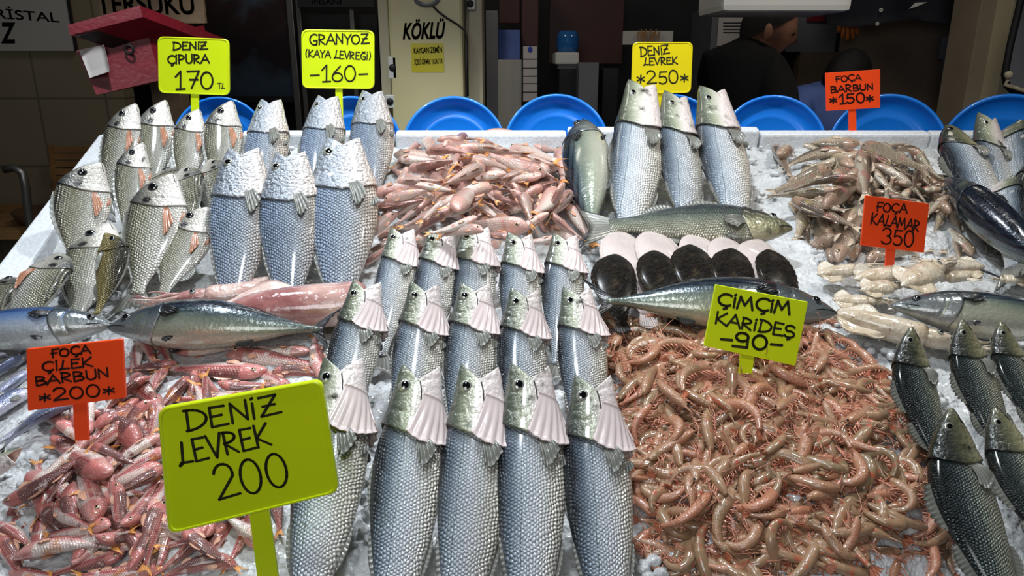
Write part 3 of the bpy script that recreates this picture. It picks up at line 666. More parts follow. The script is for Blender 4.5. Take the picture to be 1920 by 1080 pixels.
# sea bream heap on the left
def bream(v, h, t_, d, roll, hh, ht, lb, kit='bream', wf=1.0, hf=1.0): big(kit, v, h, t_, d, roll, hh, ht, wf, hf*(1.12 if hf > .9 else 1), lb, 'sea bream at the left end')
bream(0, (250, 209), (198, 372), 'l', 12, .15, .03, 'silver bream, head up, leftmost of the four in the rearmost row', hf=.86)
bream(1, (302, 204), (284, 362), 'l', 18, .145, .03, 'silver bream, head up, second of the four in the rearmost row', hf=.86)
bream(2, (364, 216), (342, 362), 'l', 20, .14, .03, 'dark faced bream right under the stem of the 170 sign', hf=.86)
bream(0, (425, 205), (412, 365), 'l', 18, .145, .03, 'silver bream, head up, rightmost of the rearmost row, beside the open mouthed meagre', hf=.86)
bream(1, (172, 316), (142, 500), 'l', 32, .145, .03, 'large bream at the white foam edge showing both eyes')
bream(0, (258, 281), (236, 440), 'l', 25, .14, .04, 'narrow pale bream squeezed between the foam edge bream and its neighbours', hf=.8)
bream(2, (306, 306), (282, 440), 'r', 20, .085, .03, 'small grey bream peeping out behind the dark bream')
bream(0, (342, 303), (346, 450), 'r', 15, .13, .03, 'dark grey bream facing up with a large round eye')
bream(1, (392, 290), (402, 420), 'r', 15, .13, .03, 'grey bream with dark eye next to the first upright meagre')
bream(0, (316, 342), (258, 552), 'l', 8, .145, .028, 'long pale bream with its orange fin showing, in the middle of the bream heap')
bream(2, (196, 440), (140, 600), 'l', 5, .045, .015, 'bluish bream mostly hidden under the golden bream')
bream(1, (382, 400), (305, 556), 'l', 10, .10, .025, 'pale bream with bright striped flank above the ice, beside the blue grey meagre')
bream(0, (16, 505), (-70, 660), 'r', 10, .06, .02, 'bream cut by the picture edge with a dark back')
bream(0, (112, 462), (14, 640), 'r', 6, .10, .022, 'steel grey bream with an orange pectoral fin, nearest the far left bonito')
bream(0, (207, 436), (180, 590), 'r', 10, .125, .05, 'golden brown bream bent in a curve', 'bream_gold', hf=.9)
# meagre
def meagre(v, h, t_, hh, ht, lb, roll=6): big('meagre', v, h, t_, 'l', roll, hh, ht, 1, 1.22 if hh > .15 else 1.04, lb, 'meagre with open mouths')
meagre(0, (513, 208), (476, 410), .14, .02, 'open mouthed meagre, left one of the three at the back rim')
meagre(1, (618, 202), (588, 405), .14, .02, 'open mouthed meagre, middle one of the three at the back rim')
meagre(0, (700, 193), (694, 395), .14, .02, 'open mouthed meagre, right one of the three, beside the red mullet heap')
meagre(0, (464, 300), (436, 600), .17, .008, 'large blue silver meagre, left one of the three in front')
meagre(1, (550, 306), (547, 600), .17, .008, 'large blue silver meagre, middle one of the front three, with a curled mark')
meagre(0, (646, 284), (640, 600), .17, .008, 'large blue silver meagre, right one of the front three, beside the red mullet', 8)
# middle back
big('bonito', 0, (1090, 226), (1112, 440), 'l', -22, .095, .035, 1, 1.0, 'upright bonito with pale belly forward beside the red mullet heap', None)
big('bass_half', 0, (1194, 190), (1176, 470), 'l', 8, .15, .03, 1, .9, 'upright olive backed sea bass left of the 250 sign stem', None)
big('bass_half', 0, (1252, 205), (1296, 450), 'l', 16, .14, .03, 1, .9, 'upright dark green sea bass right of the 250 sign stem', None)
big('bass_half', 0, (1324, 196), (1392, 450), 'l', 8, .145, .03, 1, .95, 'upright silver sea bass nearest the bare ice on its right', None)
big('bass_dark', 2, (1484, 428), (1142, 424), 'u', 14, .065, .070, 1.1, 1.18, 'green sea bass lying sideways above the flatfish', None)
# bonitos lying
big('bonito', 1, (203, 611), (600, 618), 'u', 20, .048, .050, 1, 1, 'whole bonito lying across the stall above the strawberry mullet', None)
big('bonito_blue', 0, (214, 606), (-180, 630), 'u', 16, .045, .045, 1, .9, 'blue backed bonito at the left picture edge, nose touching the other bonito', None)
big('bonito', 1, (1568, 584), (1136, 566), 'u', 16, .062, .078, 1, 1.04, 'whole bonito lying behind the yellow shrimp sign', None)
big('bonito', 0, (1670, 570), (2110, 625), 'u', 14, .06, .05, 1, .9, 'bonito with large silver cheek at the right edge, nose pointing left', None)
big('bonito', 0, (1772, 332), (2010, 545), 'd', 26, .095, .06, 1, .85, 'dark striped bonito slanting down at the right edge over the brown mullet', None)
# right, back
big('bass_shut', 0, (1776, 236), (1880, 440), 'l', 8, .13, .03, 1.1, 1.2, 'silver blue sea bass leaning at the back rim, nearest the brown mullet heap', None)
big('bass_half', 0, (1832, 236), (1900, 420), 'l', 14, .125, .03, 1, 1.0, 'small sea bass with a bright eye ring second from left at the right back corner', None)
big('bass_half', 0, (1888, 218), (1918, 420), 'r', 60, .13, .03, 1.2, 1.2, 'pale bellied sea bass with open mouth, tallest at the right back corner', None)
big('bass_half', 0, (1882, 318), (1898, 500), 'r', 50, .10, .04, 1, .9, 'pale sea bass with pinkish throat above the slanting bonito', None)
big('bass_dark', 0, (1926, 308), (1945, 500), 'l', 25, .095, .04, 1, .9, 'dark sea bass cut by the right edge beside the pale throated one', None)
# right, front
big('bass_dark', 1, (1690, 626), (1790, 905), 'l', 16, .13, .035, 1.1, 1.22, 'dark headed sea bass, left one of three heads under the right hand bonito', None)
big('bass_dark', 0, (1784, 613), (1900, 880), 'l', 12, .13, .035, 1.1, 1.22, 'dark headed sea bass, middle one of three heads under the right hand bonito', None)
big('bass_dark', 0, (1856, 618), (1990, 860), 'l', 14, .11, .035, 1.1, 1.22, 'olive cheeked sea bass, right one of three heads under the right hand bonito', None)
big('bass_dark', 1, (1762, 782), (1925, 1190), 'l', 8, .125, .035, 1.1, 1.22, 'large dark backed sea bass sloping down at the right edge of the shrimp heap', None)
big('bass_dark', 0, (1846, 782), (2040, 1110), 'l', 6, .095, .035, 1.1, 1.22, 'sea bass with a yellowish eye ring, second in the bottom right corner', None)
big('bass_dark', 0, (1915, 770), (2120, 1060), 'l', 10, .095, .035, 1.1, 1.22, 'sea bass cut by the bottom right picture edge', None)
big('bass_half', 0, (50, 868), (-230, 900), 'u', 14, .05, .04, 1, .9, 'gaping sea bass head poking in at the left edge of the strawberry mullet', None)
for (kit, v, h, t_, d, roll, hh, ht, wf, hf, lb, grp) in BIG:
    a = onslope(*h, hh); b = onslope(*t_, ht)
    spawn(K[kit][v], basis(a, b, d, roll, wf, hf), lb, grp)
    if globals().get('DBG'): print('%-10s %.3f  %s' % (kit, (a-b).length, lb[:50]))
# soles
for i, (h, t_, h2, t2) in enumerate([((1163, 434), (1212, 590), (1154, 477), (1166, 606)), ((1221, 432), (1286, 580), (1226, 470), (1262, 590)), ((1300, 438), (1366, 580), (1294, 459), (1326, 585)), ((1360, 444), (1400, 585), (1372, 466), (1390, 590)), ((1424, 450), (1440, 600), (1440, 468), (1490, 580))]):
    w_ = ordl[i]
    a = onslope(*h, .062); b = onslope(*t_, .028)
    spawn(K['sole_pale'], basis(a, b, 'l', 10, .9, .95), 'flatfish showing its pale underside, %s in the row of pale ones' % w_, 'flatfish above the centre bonito')
    a = onslope(*h2, .078); b = onslope(*t2, .045)
    spawn(K['sole_dark'], basis(a, b, 'l', 4, .9, 1.05), 'flatfish with dark brown speckled skin, %s in the row of dark ones' % w_, 'flatfish above the centre bonito')
a = onslope(1296, 424, .05); b = onslope(1350, 520, .02)
spawn(K['sole_dark'], basis(a, b, 'l', 4, .9, .6), 'dark flatfish almost hidden, only its snout above the centre pale one', 'flatfish above the centre bonito')
# squid
def squid(kit, v, tip, end, d, roll, h0, h1, lb, wf=1.0, hf=1.0, grp='squid by the 350 sign'):
    a = onslope(*tip, h0); b = onslope(*end, h1); spawn(K[kit][v], basis(a, b, d, roll, wf, hf), lb, grp)
squid('squid_pink', 0, (566, 536), (262, 566), 'u', 10, .035, .035, 'long pale pink squid lying under the grey bonito and the ice', 1, .9, None)
squid('squid_pink', 1, (388, 592), (880, 548), 'u', 8, .05, .050, 'big purple pink squid reaching behind the sea bass rows', 1.1, .8, None)
Z = 420/1745
for i, (v, tx, ty, ex, ey, d, h0, h1, lb) in enumerate([
  (0, 240, 620, 1500, 920, 'u', .035, .03, 'large white squid with a broad body under the bonito at the right'),
  (1, 130, 310, 640, 240, 'u', .03, .04, 'cream squid at the left end of the squid heap'),
  (0, 420, 345, 960, 262, 'u', .045, .05, 'greyish purple squid just below the stem of the 350 sign'),
  (2, 470, 430, 860, 385, 'u', .05, .05, 'short yellowish squid in the middle of the squid heap'),
  (1, 1440, 250, 880, 220, 'u', .055, .06, 'long cream squid tube below the right end of the 350 sign'),
  (2, 790, 400, 1200, 190, 'u', .065, .07, 'glossy brown speckled squid lying on top of the squid heap'),
  (0, 1400, 300, 960, 350, 'd', .045, .045, 'pale squid with its dark quill poking out'),
  (1, 250, 505, 720, 520, 'u', .035, .04, 'smooth cream squid pointing left just beneath the squid heap'),
  (2, 1760, 350, 1480, 340, 'u', .03, .03, 'small squid at the right edge above the big bonito'),
  (1, 340, 610, 620, 640, 'u', .025, .025, 'translucent white squid head resting on the ice')]):
    squid('squid', v, (1500+tx*Z, 440+ty*Z), (1500+ex*Z, 440+ey*Z), d, 6, h0, h1, lb, 1.5, 1.0 if i == 0 else 1.55)
o = link('squid_quill', MB().tube([onslope(1500+1410*Z, 440+272*Z, .06), onslope(1500+1555*Z, 440+332*Z, .05)], [.003, .0015], 6).mesh('squid_quill', M['fin_dark']))
tag(o, 'thin black squid quill sticking out of a pale squid', 'quill')

# ---------------------------------------------------------------- the heaps of small fish, as they lie in the photo
def TR(ox, oy, s, L): return [tuple(ox+v*s if k % 2 == 0 else oy+v*s for k, v in enumerate(r[:4]))+tuple(r[4:]) for r in L]
CEN = TR(680, 240, 440/1901, [(470,110,350,190),(515,40,545,185),(600,100,920,90),(960,60,1390,110),(1390,90,1530,130),(650,132,950,130),(930,85,1200,180),(1200,150,1560,260),(1390,140,1640,170),(1640,180,1650,400),(1600,165,1620,420),
 (510,195,850,205),(770,160,1290,205),(270,212,650,235),(300,250,590,262),(1240,235,1560,300),(1320,265,1540,400),(1480,370,1020,215),(810,255,1170,330),(365,340,800,250),(300,280,205,370),(350,330,225,480),(280,440,630,430),(590,380,820,310),(1140,365,870,440),
 (975,310,670,455),(1385,360,1030,440),(1440,395,1140,465),(1080,540,930,570),(90,530,530,465),(440,460,760,520),(760,445,880,490),(1050,470,690,640),(960,450,1230,510),(1250,470,1290,590),(1330,530,1580,440),(170,590,530,500),(560,510,575,600),(1030,530,1250,600),(60,640,490,580),
 (430,600,290,690),(520,600,265,790),(570,630,380,760),(760,550,490,740),(690,680,870,630),(960,600,1220,740),(860,580,1110,740),(1170,650,1310,750),(1240,560,1320,720),(1320,550,1375,780),(1550,480,1400,680),(1590,500,1490,660),(1680,530,1530,710),(1650,610,1870,930),
 (1540,700,1770,890),(1500,690,1185,920),(1480,775,1840,940),(1560,880,1310,910),(180,690,20,880),(275,680,15,940),(190,915,70,970),(690,690,480,830),(580,750,300,810),(135,870,420,830),(380,880,560,900),(930,715,550,850),(1340,790,860,770),(980,820,640,870),(1220,890,980,870),(60,1060,190,960),(560,960,420,1040)])
RGT = TR(1430, 240, 400/1662, [(100,140,210,360),(300,130,430,175),(1170,150,900,145),(1200,185,1040,190),(1220,180,1390,400),(130,220,240,160),(765,125,190,105),(640,180,190,300),(690,320,520,340),(765,190,400,290),(775,130,1240,310),(840,200,1210,400),(870,320,1030,500),(870,285,1270,580),(775,180,800,515),(1235,335,1170,470),(1310,390,1240,520),(1430,440,1240,550),(1430,540,1300,660),(530,310,100,495),(735,395,280,470),(615,490,75,530),
 (870,490,1200,570),(780,500,740,440),(630,500,790,660),(420,540,630,640),(210,590,260,670),(225,545,720,770),(330,640,265,860),(350,780,375,920),(470,700,410,880),(400,930,760,810),(680,680,780,720),(1180,220,1240,340),(1400,640,1370,730),(1480,620,1460,700),(1500,670,1530,790),(1320,740,1300,950),(1410,760,1410,960),(1650,990,1330,690),(800,925,960,970),(565,1030,765,690),(720,1010,775,860),(800,1020,1180,975),(1480,880,1520,990)])
LFT = TR(200, 590, 440/1901, [(290,240,220,380),(255,290,250,390),(690,165,490,280),(260,80,380,380),(310,65,500,370),(1650,290,1080,255),(560,295,1070,262),(980,310,1660,400),(1650,440,1250,465),(1740,500,1680,190),(520,400,170,440),(1380,490,1670,500),(1430,570,1270,490),(900,560,1350,560),(1290,465,510,435),(470,450,360,670),(300,540,20,780),(770,480,970,660),(720,500,680,700),(670,505,350,860),(800,690,1060,640),(620,680,540,730),(220,720,0,960),(300,770,120,1010),(390,740,345,980)])
LFT += TR(0, 780, 320/1152, [(600,145,210,440),(860,40,560,270),(930,60,820,250),(1090,130,720,380),(1100,250,800,420),(740,310,610,450),(1110,340,700,550),(20,600,560,270),(500,350,300,620),(1030,590,1070,530),(880,520,830,620),(120,680,170,740),(360,680,450,760),(380,600,590,740),(260,830,290,550),(780,560,790,740),(660,700,540,330),(840,740,1045,440),(750,720,330,810),(0,760,190,880),(640,850,990,765),(910,950,960,800),(1100,760,985,1010),(820,930,380,1060),(110,945,760,880),(0,850,140,1090),(1060,1030,560,1080),(180,1060,420,1090),(1050,960,1130,930)])
LFT += TR(200, 840, 440/1920, [(480,440,320,960),(460,860,530,770),(1160,590,1035,850),(1050,770,970,830),(900,810,1070,620),(740,740,930,880),(800,660,420,1010),(1060,950,470,1070),(120,700,330,660)])
JCK = [(-70, 640, 60, 640), (46, 655, -70, 690), (52, 668, -60, 735), (62, 690, -50, 770), (70, 730, -40, 815), (74, 775, -20, 835), (150, 752, 8, 838)]
def fillers(cx, cy, rx, ry, n, L):
    out = []
    for i in range(n):
        a = R.uniform(0, 2*PI); q = math.sqrt(R.random()); b = R.uniform(0, 2*PI); x = cx+rx*q*math.cos(a); y = cy+ry*q*math.sin(a)
        out.append((x-L*math.cos(b), y-L*.7*math.sin(b), x+L*math.cos(b), y+L*.7*math.sin(b)))
    return out
def heap(kits, L, F_, lab, grp, width, thick, lim, fat=1.0):
    n = 0
    for j, (hx, hy, tx, ty) in enumerate(F_+L):
        a, b = settle((hx, hy), (tx, ty), width, thick)
        d = (a-b).length
        X = (a-b).normalized(); D = d
        if d < lim[0]: D = lim[0]; m_ = (a+b)/2; a = m_+X*D/2
        v = R.randrange(len(kits)) if d < lim[1] else 0
        px = R.choice('ud') if abs(hx-tx) > abs(hy-ty) else R.choice('lr')
        th = fat if d < lim[1] else fat*lim[1]/d
        spawn(kits[v], basis(a, a-X*D, px, R.uniform(-25, 65), R.uniform(.95, 1.08)*th, R.uniform(.95, 1.08)*th), lab, grp, light=j < len(F_))
heap(K['mullet'], CEN, fillers(895, 365, 150, 90, 85, 40), 'small pink red mullet lying in the heap beside the upright meagre', 'red mullet heap in the middle', .105, .065, (.085, .15))
heap(K['grey'], RGT, fillers(1630, 380, 130, 100, 62, 40), 'small brownish mullet lying in the heap around the orange 350 sign', 'brown mullet heap on the right', .105, .065, (.085, .15))
heap(K['straw'], LFT, fillers(300, 880, 230, 165, 85, 60), 'small red and white strawberry mullet in the heap around the big yellow 200 sign', 'strawberry mullet heap at the front left', .105, .065, (.085, .14))
heap(K['jack'], JCK, [], 'slim silver grey fish lying left of the orange 200 sign', 'silver fish at the left edge', .10, .06, (.085, .2), 1.3)

SH = TR(1080, 580, 1/6, [(330,60,700,100,0,''),(380,60,250,160,0,''),(520,120,225,265,1,'u'),(700,140,1200,170,1,'u'),(1440,230,1330,250,2,'r'),(1180,270,1430,300,0,''),(680,210,510,440,1,'l'),(400,460,520,110,0,''),(330,450,230,340,0,''),(630,380,540,570,1,'r'),(940,380,600,560,2,'d'),(1430,330,750,330,1,'u'),(1460,440,850,540,1,'u'),(440,570,50,350,1,'d'),(60,360,450,550,0,''),(300,760,410,640,0,''),(0,560,390,890,0,''),(490,590,660,800,2,'d'),(700,800,810,840,2,'u'),(1040,690,700,730,0,''),(840,860,540,1040,0,''),(1050,650,1080,820,2,'u'),(1480,470,1910,650,1,'u'),(1920,720,1560,680,0,''),(1440,840,1730,840,1,'u'),(1500,940,1920,900,0,''),(1600,1000,1920,980,0,''),(1130,850,1120,1050,0,''),(1560,610,1180,1020,1,'l')])
SH += TR(1380, 600, 1/6, [(1060,20,880,20,0,''),(930,110,760,160,2,'r'),(1000,150,1310,290,0,''),(1320,470,1080,280,2,'l'),(1380,400,1100,270,1,'u'),(1550,640,1620,800,1,'r'),(1650,740,1700,890,1,'r'),(900,400,1300,640,0,''),(1280,910,1100,680,1,'r'),(800,400,1190,770,0,''),(870,600,700,440,2,'r'),(0,540,240,620,0,''),(270,560,520,520,1,'d'),(440,660,760,510,1,'u'),(0,680,170,700,0,''),(0,760,370,760,0,''),(780,560,380,850,0,''),(840,660,820,830,0,''),(1200,640,1745,1045,0,''),(420,930,720,920,1,'u'),(1370,900,1600,1030,1,'u'),(0,870,470,1070,1,'u'),(970,780,1060,1050,0,''),(600,780,980,1080,0,'')])
SH += TR(1120, 740, 1/6, [(170,20,450,20,1,'d'),(200,100,500,220,0,''),(600,180,500,510,1,'l'),(590,330,840,450,1,'u'),(780,90,1110,390,2,'d'),(1300,320,1110,390,1,'u'),(1530,330,1730,330,0,''),(1080,160,1450,330,1,'u'),(1240,100,1870,490,1,'u'),(360,540,640,590,0,''),(950,640,1120,750,0,''),(1110,390,395,790,0,''),(1530,700,1890,800,2,'u'),(1430,560,1350,810,1,'r'),(1270,560,780,1030,1,'r'),(1780,740,1700,1020,1,'r'),(1440,830,1540,970,0,''),(200,640,360,1070,0,''),(350,830,500,1070,0,''),(520,870,560,1010,1,'r'),(640,840,610,1070,0,''),(720,850,800,1000,1,'l'),(1290,890,830,1060,1,'u'),(1500,990,1860,1040,0,'')])
SH += TR(1420, 740, 1/6, [(30,300,100,840,1,'l'),(30,50,250,440,1,'r'),(290,230,570,290,1,'u'),(780,90,1080,400,1,'l'),(890,190,1300,260,1,'u'),(1380,260,1600,430,0,''),(1400,430,930,270,1,'u'),(500,490,1060,640,1,'u'),(600,340,1450,640,0,''),(560,320,140,910,1,'r'),(1700,480,1750,770,0,''),(1830,830,1390,570,1,'d'),(1170,620,1590,800,0,''),(640,640,700,850,2,'r'),(1050,690,1160,960,1,'l'),(680,820,90,980,0,''),(1790,940,1290,790,0,''),(920,880,1170,1080,0,''),(700,1060,1000,1070,2,'u'),(480,950,590,1080,0,''),(1280,880,1290,1070,0,''),(20,750,40,1010,1,'r'),(1350,950,1610,1070,0,'')])
SH += TR(1160, 900, 1/6, [(200,20,330,250,0,''),(360,20,690,260,1,'d'),(140,160,720,400,1,'d'),(240,680,570,560,0,''),(600,820,750,860,0,''),(580,590,970,590,1,'d'),(1040,120,440,520,1,'d'),(1030,350,1100,570,0,''),(1340,100,1230,870,1,'l'),(1800,80,1310,230,2,'d'),(1000,480,1250,600,0,''),(1480,510,1920,500,0,''),(1420,500,1500,810,0,''),(760,670,860,1000,0,''),(1330,900,920,790,2,'l'),(1550,800,1920,640,1,'d'),(850,1040,1600,1010,0,''),(1490,850,1790,1070,0,'')])
SH += TR(1470, 900, 1/6, [(170,40,400,130,2,'d'),(400,60,620,420,1,'l'),(600,60,900,300,0,''),(1400,100,950,370,1,'u'),(1680,420,1910,610,0,''),(1520,20,1220,600,0,''),(1580,80,1380,650,1,'r'),(950,400,1240,460,1,'d'),(40,370,620,560,1,'u'),(880,250,850,730,0,''),(820,410,440,810,1,'r'),(1820,440,1400,690,1,'d'),(1740,560,1760,1070,0,''),(1600,690,1530,1075,1,'r'),(430,570,0,750,1,'u'),(430,640,130,1010,1,'r'),(1000,540,950,810,0,''),(1000,960,700,870,1,'u'),(700,1070,910,1060,1,'u'),(1300,830,1000,1060,1,'u'),(1300,1070,1500,900,1,'u'),(1850,720,1900,920,0,'')])
# the shrimp deeper in the heap, too many to count
mv, mf, nb = [], [], 0
for (hx, hy, tx, ty) in fillers(1445, 845, 300, 225, 300, 42)+fillers(1240, 660, 120, 60, 40, 40)+fillers(1400, 800, 210, 150, 110, 42):
    if (hx < 1180 and hy > 920) or (hx > 1660 and hy < 800): continue
    kit = R.choice(K['shrimp'][R.choice((0, 1, 1, 2))]); a, b = settle((hx, hy), (tx, ty), .10, .06, sink=.55)
    X = (a-b).normalized(); L = R.uniform(.085, .105); m_ = (a+b)/2; a = m_+X*(L*kit['chord']/2); mw = np.array(basis(a, a-X, R.choice('udlr') if abs(X.x) < .6 else R.choice('ud'), R.uniform(0, 35), L=L))
    for me in [kit['root']]+[p[1] for p in kit['parts'] if p[0] in ('legs', 'tail_fan')]:
        co = np.empty(len(me.vertices)*3); me.vertices.foreach_get('co', co); co = co.reshape(-1, 3) @ mw[:3, :3].T + mw[:3, 3]
        mi = 0 if me is kit['root'] else (1 if me.name.startswith('legs') else 2)
        mv.append(co); mf += [([i+nb for i in p.vertices], mi) for p in me.polygons]; nb += len(co)
o = link('shrimp_mass', mesh('shrimp_mass', np.vstack(mv), [f for f, _ in mf], [M['shrimp'], M['shrimp_leg'], M['shrimp_orange']], [i for _, i in mf]))
tag(o, 'tangled shrimp filling the depth of the shrimp heap', 'shrimp', kind='stuff')
FS = [r+(R.choice((0, 0, 1, 1, 2)), R.choice('udlr')) for r in fillers(1440, 840, 290, 210, 95, 42)]
EDGE = [r+(R.choice((0, 1)), '') for r in fillers(1180, 660, 70, 50, 8, 38)+fillers(1420, 640, 120, 40, 14, 36)+fillers(1290, 1040, 90, 40, 8, 42)]
FS = [f for f in FS if not (f[0] < 1180 and f[1] > 930) and not (f[0] > 1690 and f[1] < 830)]
for j, (hx, hy, tx, ty, c, d) in enumerate(FS+EDGE+SH):
    kit = R.choice(K['shrimp'][c]); wd = .085 if c < 2 else .16
    a, b = settle((hx, hy), (tx, ty), wd, .075, sink=.3)
    d0 = (a-b).length; L = min(max(d0/kit['chord'], .075), .108); X = (a-b).normalized(); m_ = (a+b)/2; a = m_+X*(L*kit['chord']/2)
    dd = d or (R.choice('ud') if abs(hx-tx) > abs(hy-ty) else R.choice('lr'))
    stretch = min(1.25, max(.9, d0/(L*kit['chord'])))
    mw = basis(a, a-X, dd, R.uniform(0, 35), L=L)
    spawn(kit, mw, 'small raw pinkish shrimp in the heap around the yellow 90 sign', 'shrimp heap', light=j < len(FS) and j % 2 == 0)
# ---------------------------------------------------------------- ice, foam boards, counter, trays
nx, ns_ = 520, 300; V = []; F = []
from mathutils import noise as mn
IX0, IX1, IS0, IS1 = -1.22, 1.95, -0.22, 1.285
for j in range(ns_):
    s = IS0+(IS1-IS0)*j/(ns_-1)
    for i in range(nx):
        x = IX0+(IX1-IX0)*i/(nx-1)
        n = mn.noise((x*9, s*9, 0))*.010 + mn.noise((x*38, s*38, 3))*.006 + mn.noise((x*110, s*110, 7))*.005
        V.append(from_xs(x, s, heap_h(x, s)*.93 + n - .004))
xl0, sl0 = slope_xs(onslope(-110, 700, .02))[:2]; xl1, sl1 = slope_xs(onslope(196, 262, .02))[:2]
for j in range(ns_-1):
    for i in range(nx-1):
        a = j*nx+i; x = IX0+(IX1-IX0)*i/(nx-1); s = IS0+(IS1-IS0)*j/(ns_-1)
        if x > xl0+.02+(xl1-xl0)*(s-sl0)/(sl1-sl0): F.append([a, a+1, a+nx+1, a+nx])
b = MB(); b.add(V, F)
# loose lumps of ice lying on the bed
def lumps(cx, cy, rx, ry, n, sz):
    for _ in range(int(n*.35)):
        q = math.sqrt(R.random()); a = R.uniform(0, 2*PI)
        p = onslope(cx+rx*q*math.cos(a), cy+ry*q*math.sin(a), 0); x, s, _h = slope_xs(p)
        r = R.uniform(.4, 1.0)*sz; c = from_xs(x, s, heap_h(x, s)+r*.45); k = len(b.V)
        b.ball((0, 0, 0), 1.0, 4)
        for q_ in range(k, len(b.V)):
            v = Vector(b.V[q_]); v *= 1+.35*mn.noise(v*1.7+Vector((k*.37, 0, 0)))
            b.V[q_] = (c.x+v.x*r*1.2, c.y+v.y*r, c.z+v.z*r*.75)
lumps(235, 575, 150, 34, 130, .009); lumps(70, 890, 80, 60, 40, .006); lumps(590, 1010, 80, 70, 40, .008)
lumps(1100, 520, 45, 70, 60, .009); lumps(1240, 1050, 60, 40, 40, .010); lumps(1430, 330, 50, 70, 70, .010); lumps(1620, 640, 80, 60, 80, .010)
lumps(1730, 760, 40, 40, 30, .011); lumps(1560, 470, 50, 40, 40, .009); lumps(560, 300, 30, 40, 30, .012); lumps(760, 265, 50, 10, 30, .009); lumps(690, 880, 14, 160, 40, .009)
o = link('crushed_ice', b.mesh('crushed_ice', M['ice'])); tag(o, 'bed of white crushed ice under all the fish', 'ice', kind='stuff')

def slab(name, corners, h0, h1, mat, bev=.006):
    """a board whose outline is given in deck coordinates (x, s), between heights h0 and h1"""
    bm = bmesh.new(); lo = [bm.verts.new(from_xs(x, s, h0)) for x, s in corners]; hi = [bm.verts.new(from_xs(x, s, h1)) for x, s in corners]
    n = len(corners); bm.faces.new(lo[::-1]); bm.faces.new(hi)
    for i in range(n): bm.faces.new([lo[i], lo[(i+1) % n], hi[(i+1) % n], hi[i]])
    bmesh.ops.recalc_face_normals(bm, faces=bm.faces)
    if bev: bmesh.ops.bevel(bm, geom=bm.edges[:], offset=bev, segments=2, affect='EDGES', profile=.6)
    me = bpy.data.meshes.new(name); bm.to_mesh(me); bm.free(); me.materials.append(mat); return me
def xs(px, py, h=0): 
    x, s, _ = slope_xs(onslope(px, py, h)); return x, s
SB = xs(960, 256, .03)[1]
def foam(px0, px1, lab, top=.035, th=.035, s0=None):
    s = SB if s0 is None else s0; xa = onslope(px0, 256, .03).x; xb = onslope(px1, 256, .03).x
    o = link('foam_board', slab('foam_board', [(xa, s), (xb, s), (xb, s+th), (xa, s+th)], -.05, top, M['foam'])); tag(o, lab, 'foam board', 'white foam boards edging the ice'); return o
foam(452, 738, 'white foam board behind the three open mouthed meagre')
foam(741, 1062, 'white foam board behind the red mullet heap')
foam(1065, 1424, 'white foam board behind the upright sea bass at the 250 sign', .045)
foam(1428, 1745, 'white foam board behind the brown mullet heap')
foam(1748, 2120, 'white foam board at the right end of the back rim')
foam(196, 449, 'white foam board behind the rearmost sea bream', .03)
dx = .035
o = link('foam_board', slab('foam_board', [(xl0-dx, sl0), (xl0+.03, sl0), (xl1+.03, sl1+.02), (xl1-dx*.6, sl1+.02)], -.05, .028, M['foam'])); tag(o, 'long white foam board slanting along the left edge of the stall', 'foam board', 'white foam boards edging the ice')
# counter that carries the ice
M['steel'] = plain('counter_steel', g((120, 122, 124)), .4, .1, 5, metal=.7)
M['wood_dark'] = plain('dark_wood', g((92, 66, 44)), .6, .3, 6, bump=.2)
r = link('sloping_counter', None); r.location = (0.3, 1.4, 0); tag(r, 'sloping fish counter carrying the ice bed', 'counter')
def kid(root, name, me): 
    o = link(name, me, root); o.matrix_parent_inverse = Matrix.Translation(root.location).inverted() if root.data is None else Matrix.Identity(4); return o
kid(r, 'deck', slab('deck', [(xl0-.02+(xl1-xl0)*(IS0-sl0)/(sl1-sl0), IS0), (1.98, IS0), (1.98, SB+.05), (xl1-.02, SB+.05)], -.09, -.045, M['steel'], .004))
p0 = from_xs(0, IS0, -.09)
kid(r, 'front_panel', MB().box((.35, p0.y+.01, p0.z/2+.03), (3.2, .02, p0.z-.1)).mesh('front_panel', M['steel'], False))
for (x, s) in ((-1.15, .0), (-1.0, SB-.02), (1.9, .0), (1.9, SB-.02)):
    p = from_xs(x, s, -.09); kid(r, 'leg', MB().box((p.x, p.y, p.z/2), (.05, .05, p.z)).mesh('leg', M['steel'], False))
# back ledge the trays stand on
pb = from_xs(0, SB+.09, -.05)
r2 = link('back_ledge', None); r2.location = (.4, pb.y+.13, 0); tag(r2, 'low wooden ledge behind the foam boards carrying the blue trays', 'ledge')
LZ = pb.z-.085
kid(r2, 'shelf', MB().box((.45, pb.y+.13, LZ-.015), (3.2, .26, .03)).mesh('shelf', M['wood_dark'], False))
for x in (-1.0, .4, 1.9): kid(r2, 'leg', MB().box((x, pb.y+.13, (LZ-.03)/2), (.05, .2, LZ-.03)).mesh('leg', M['wood_dark'], False))
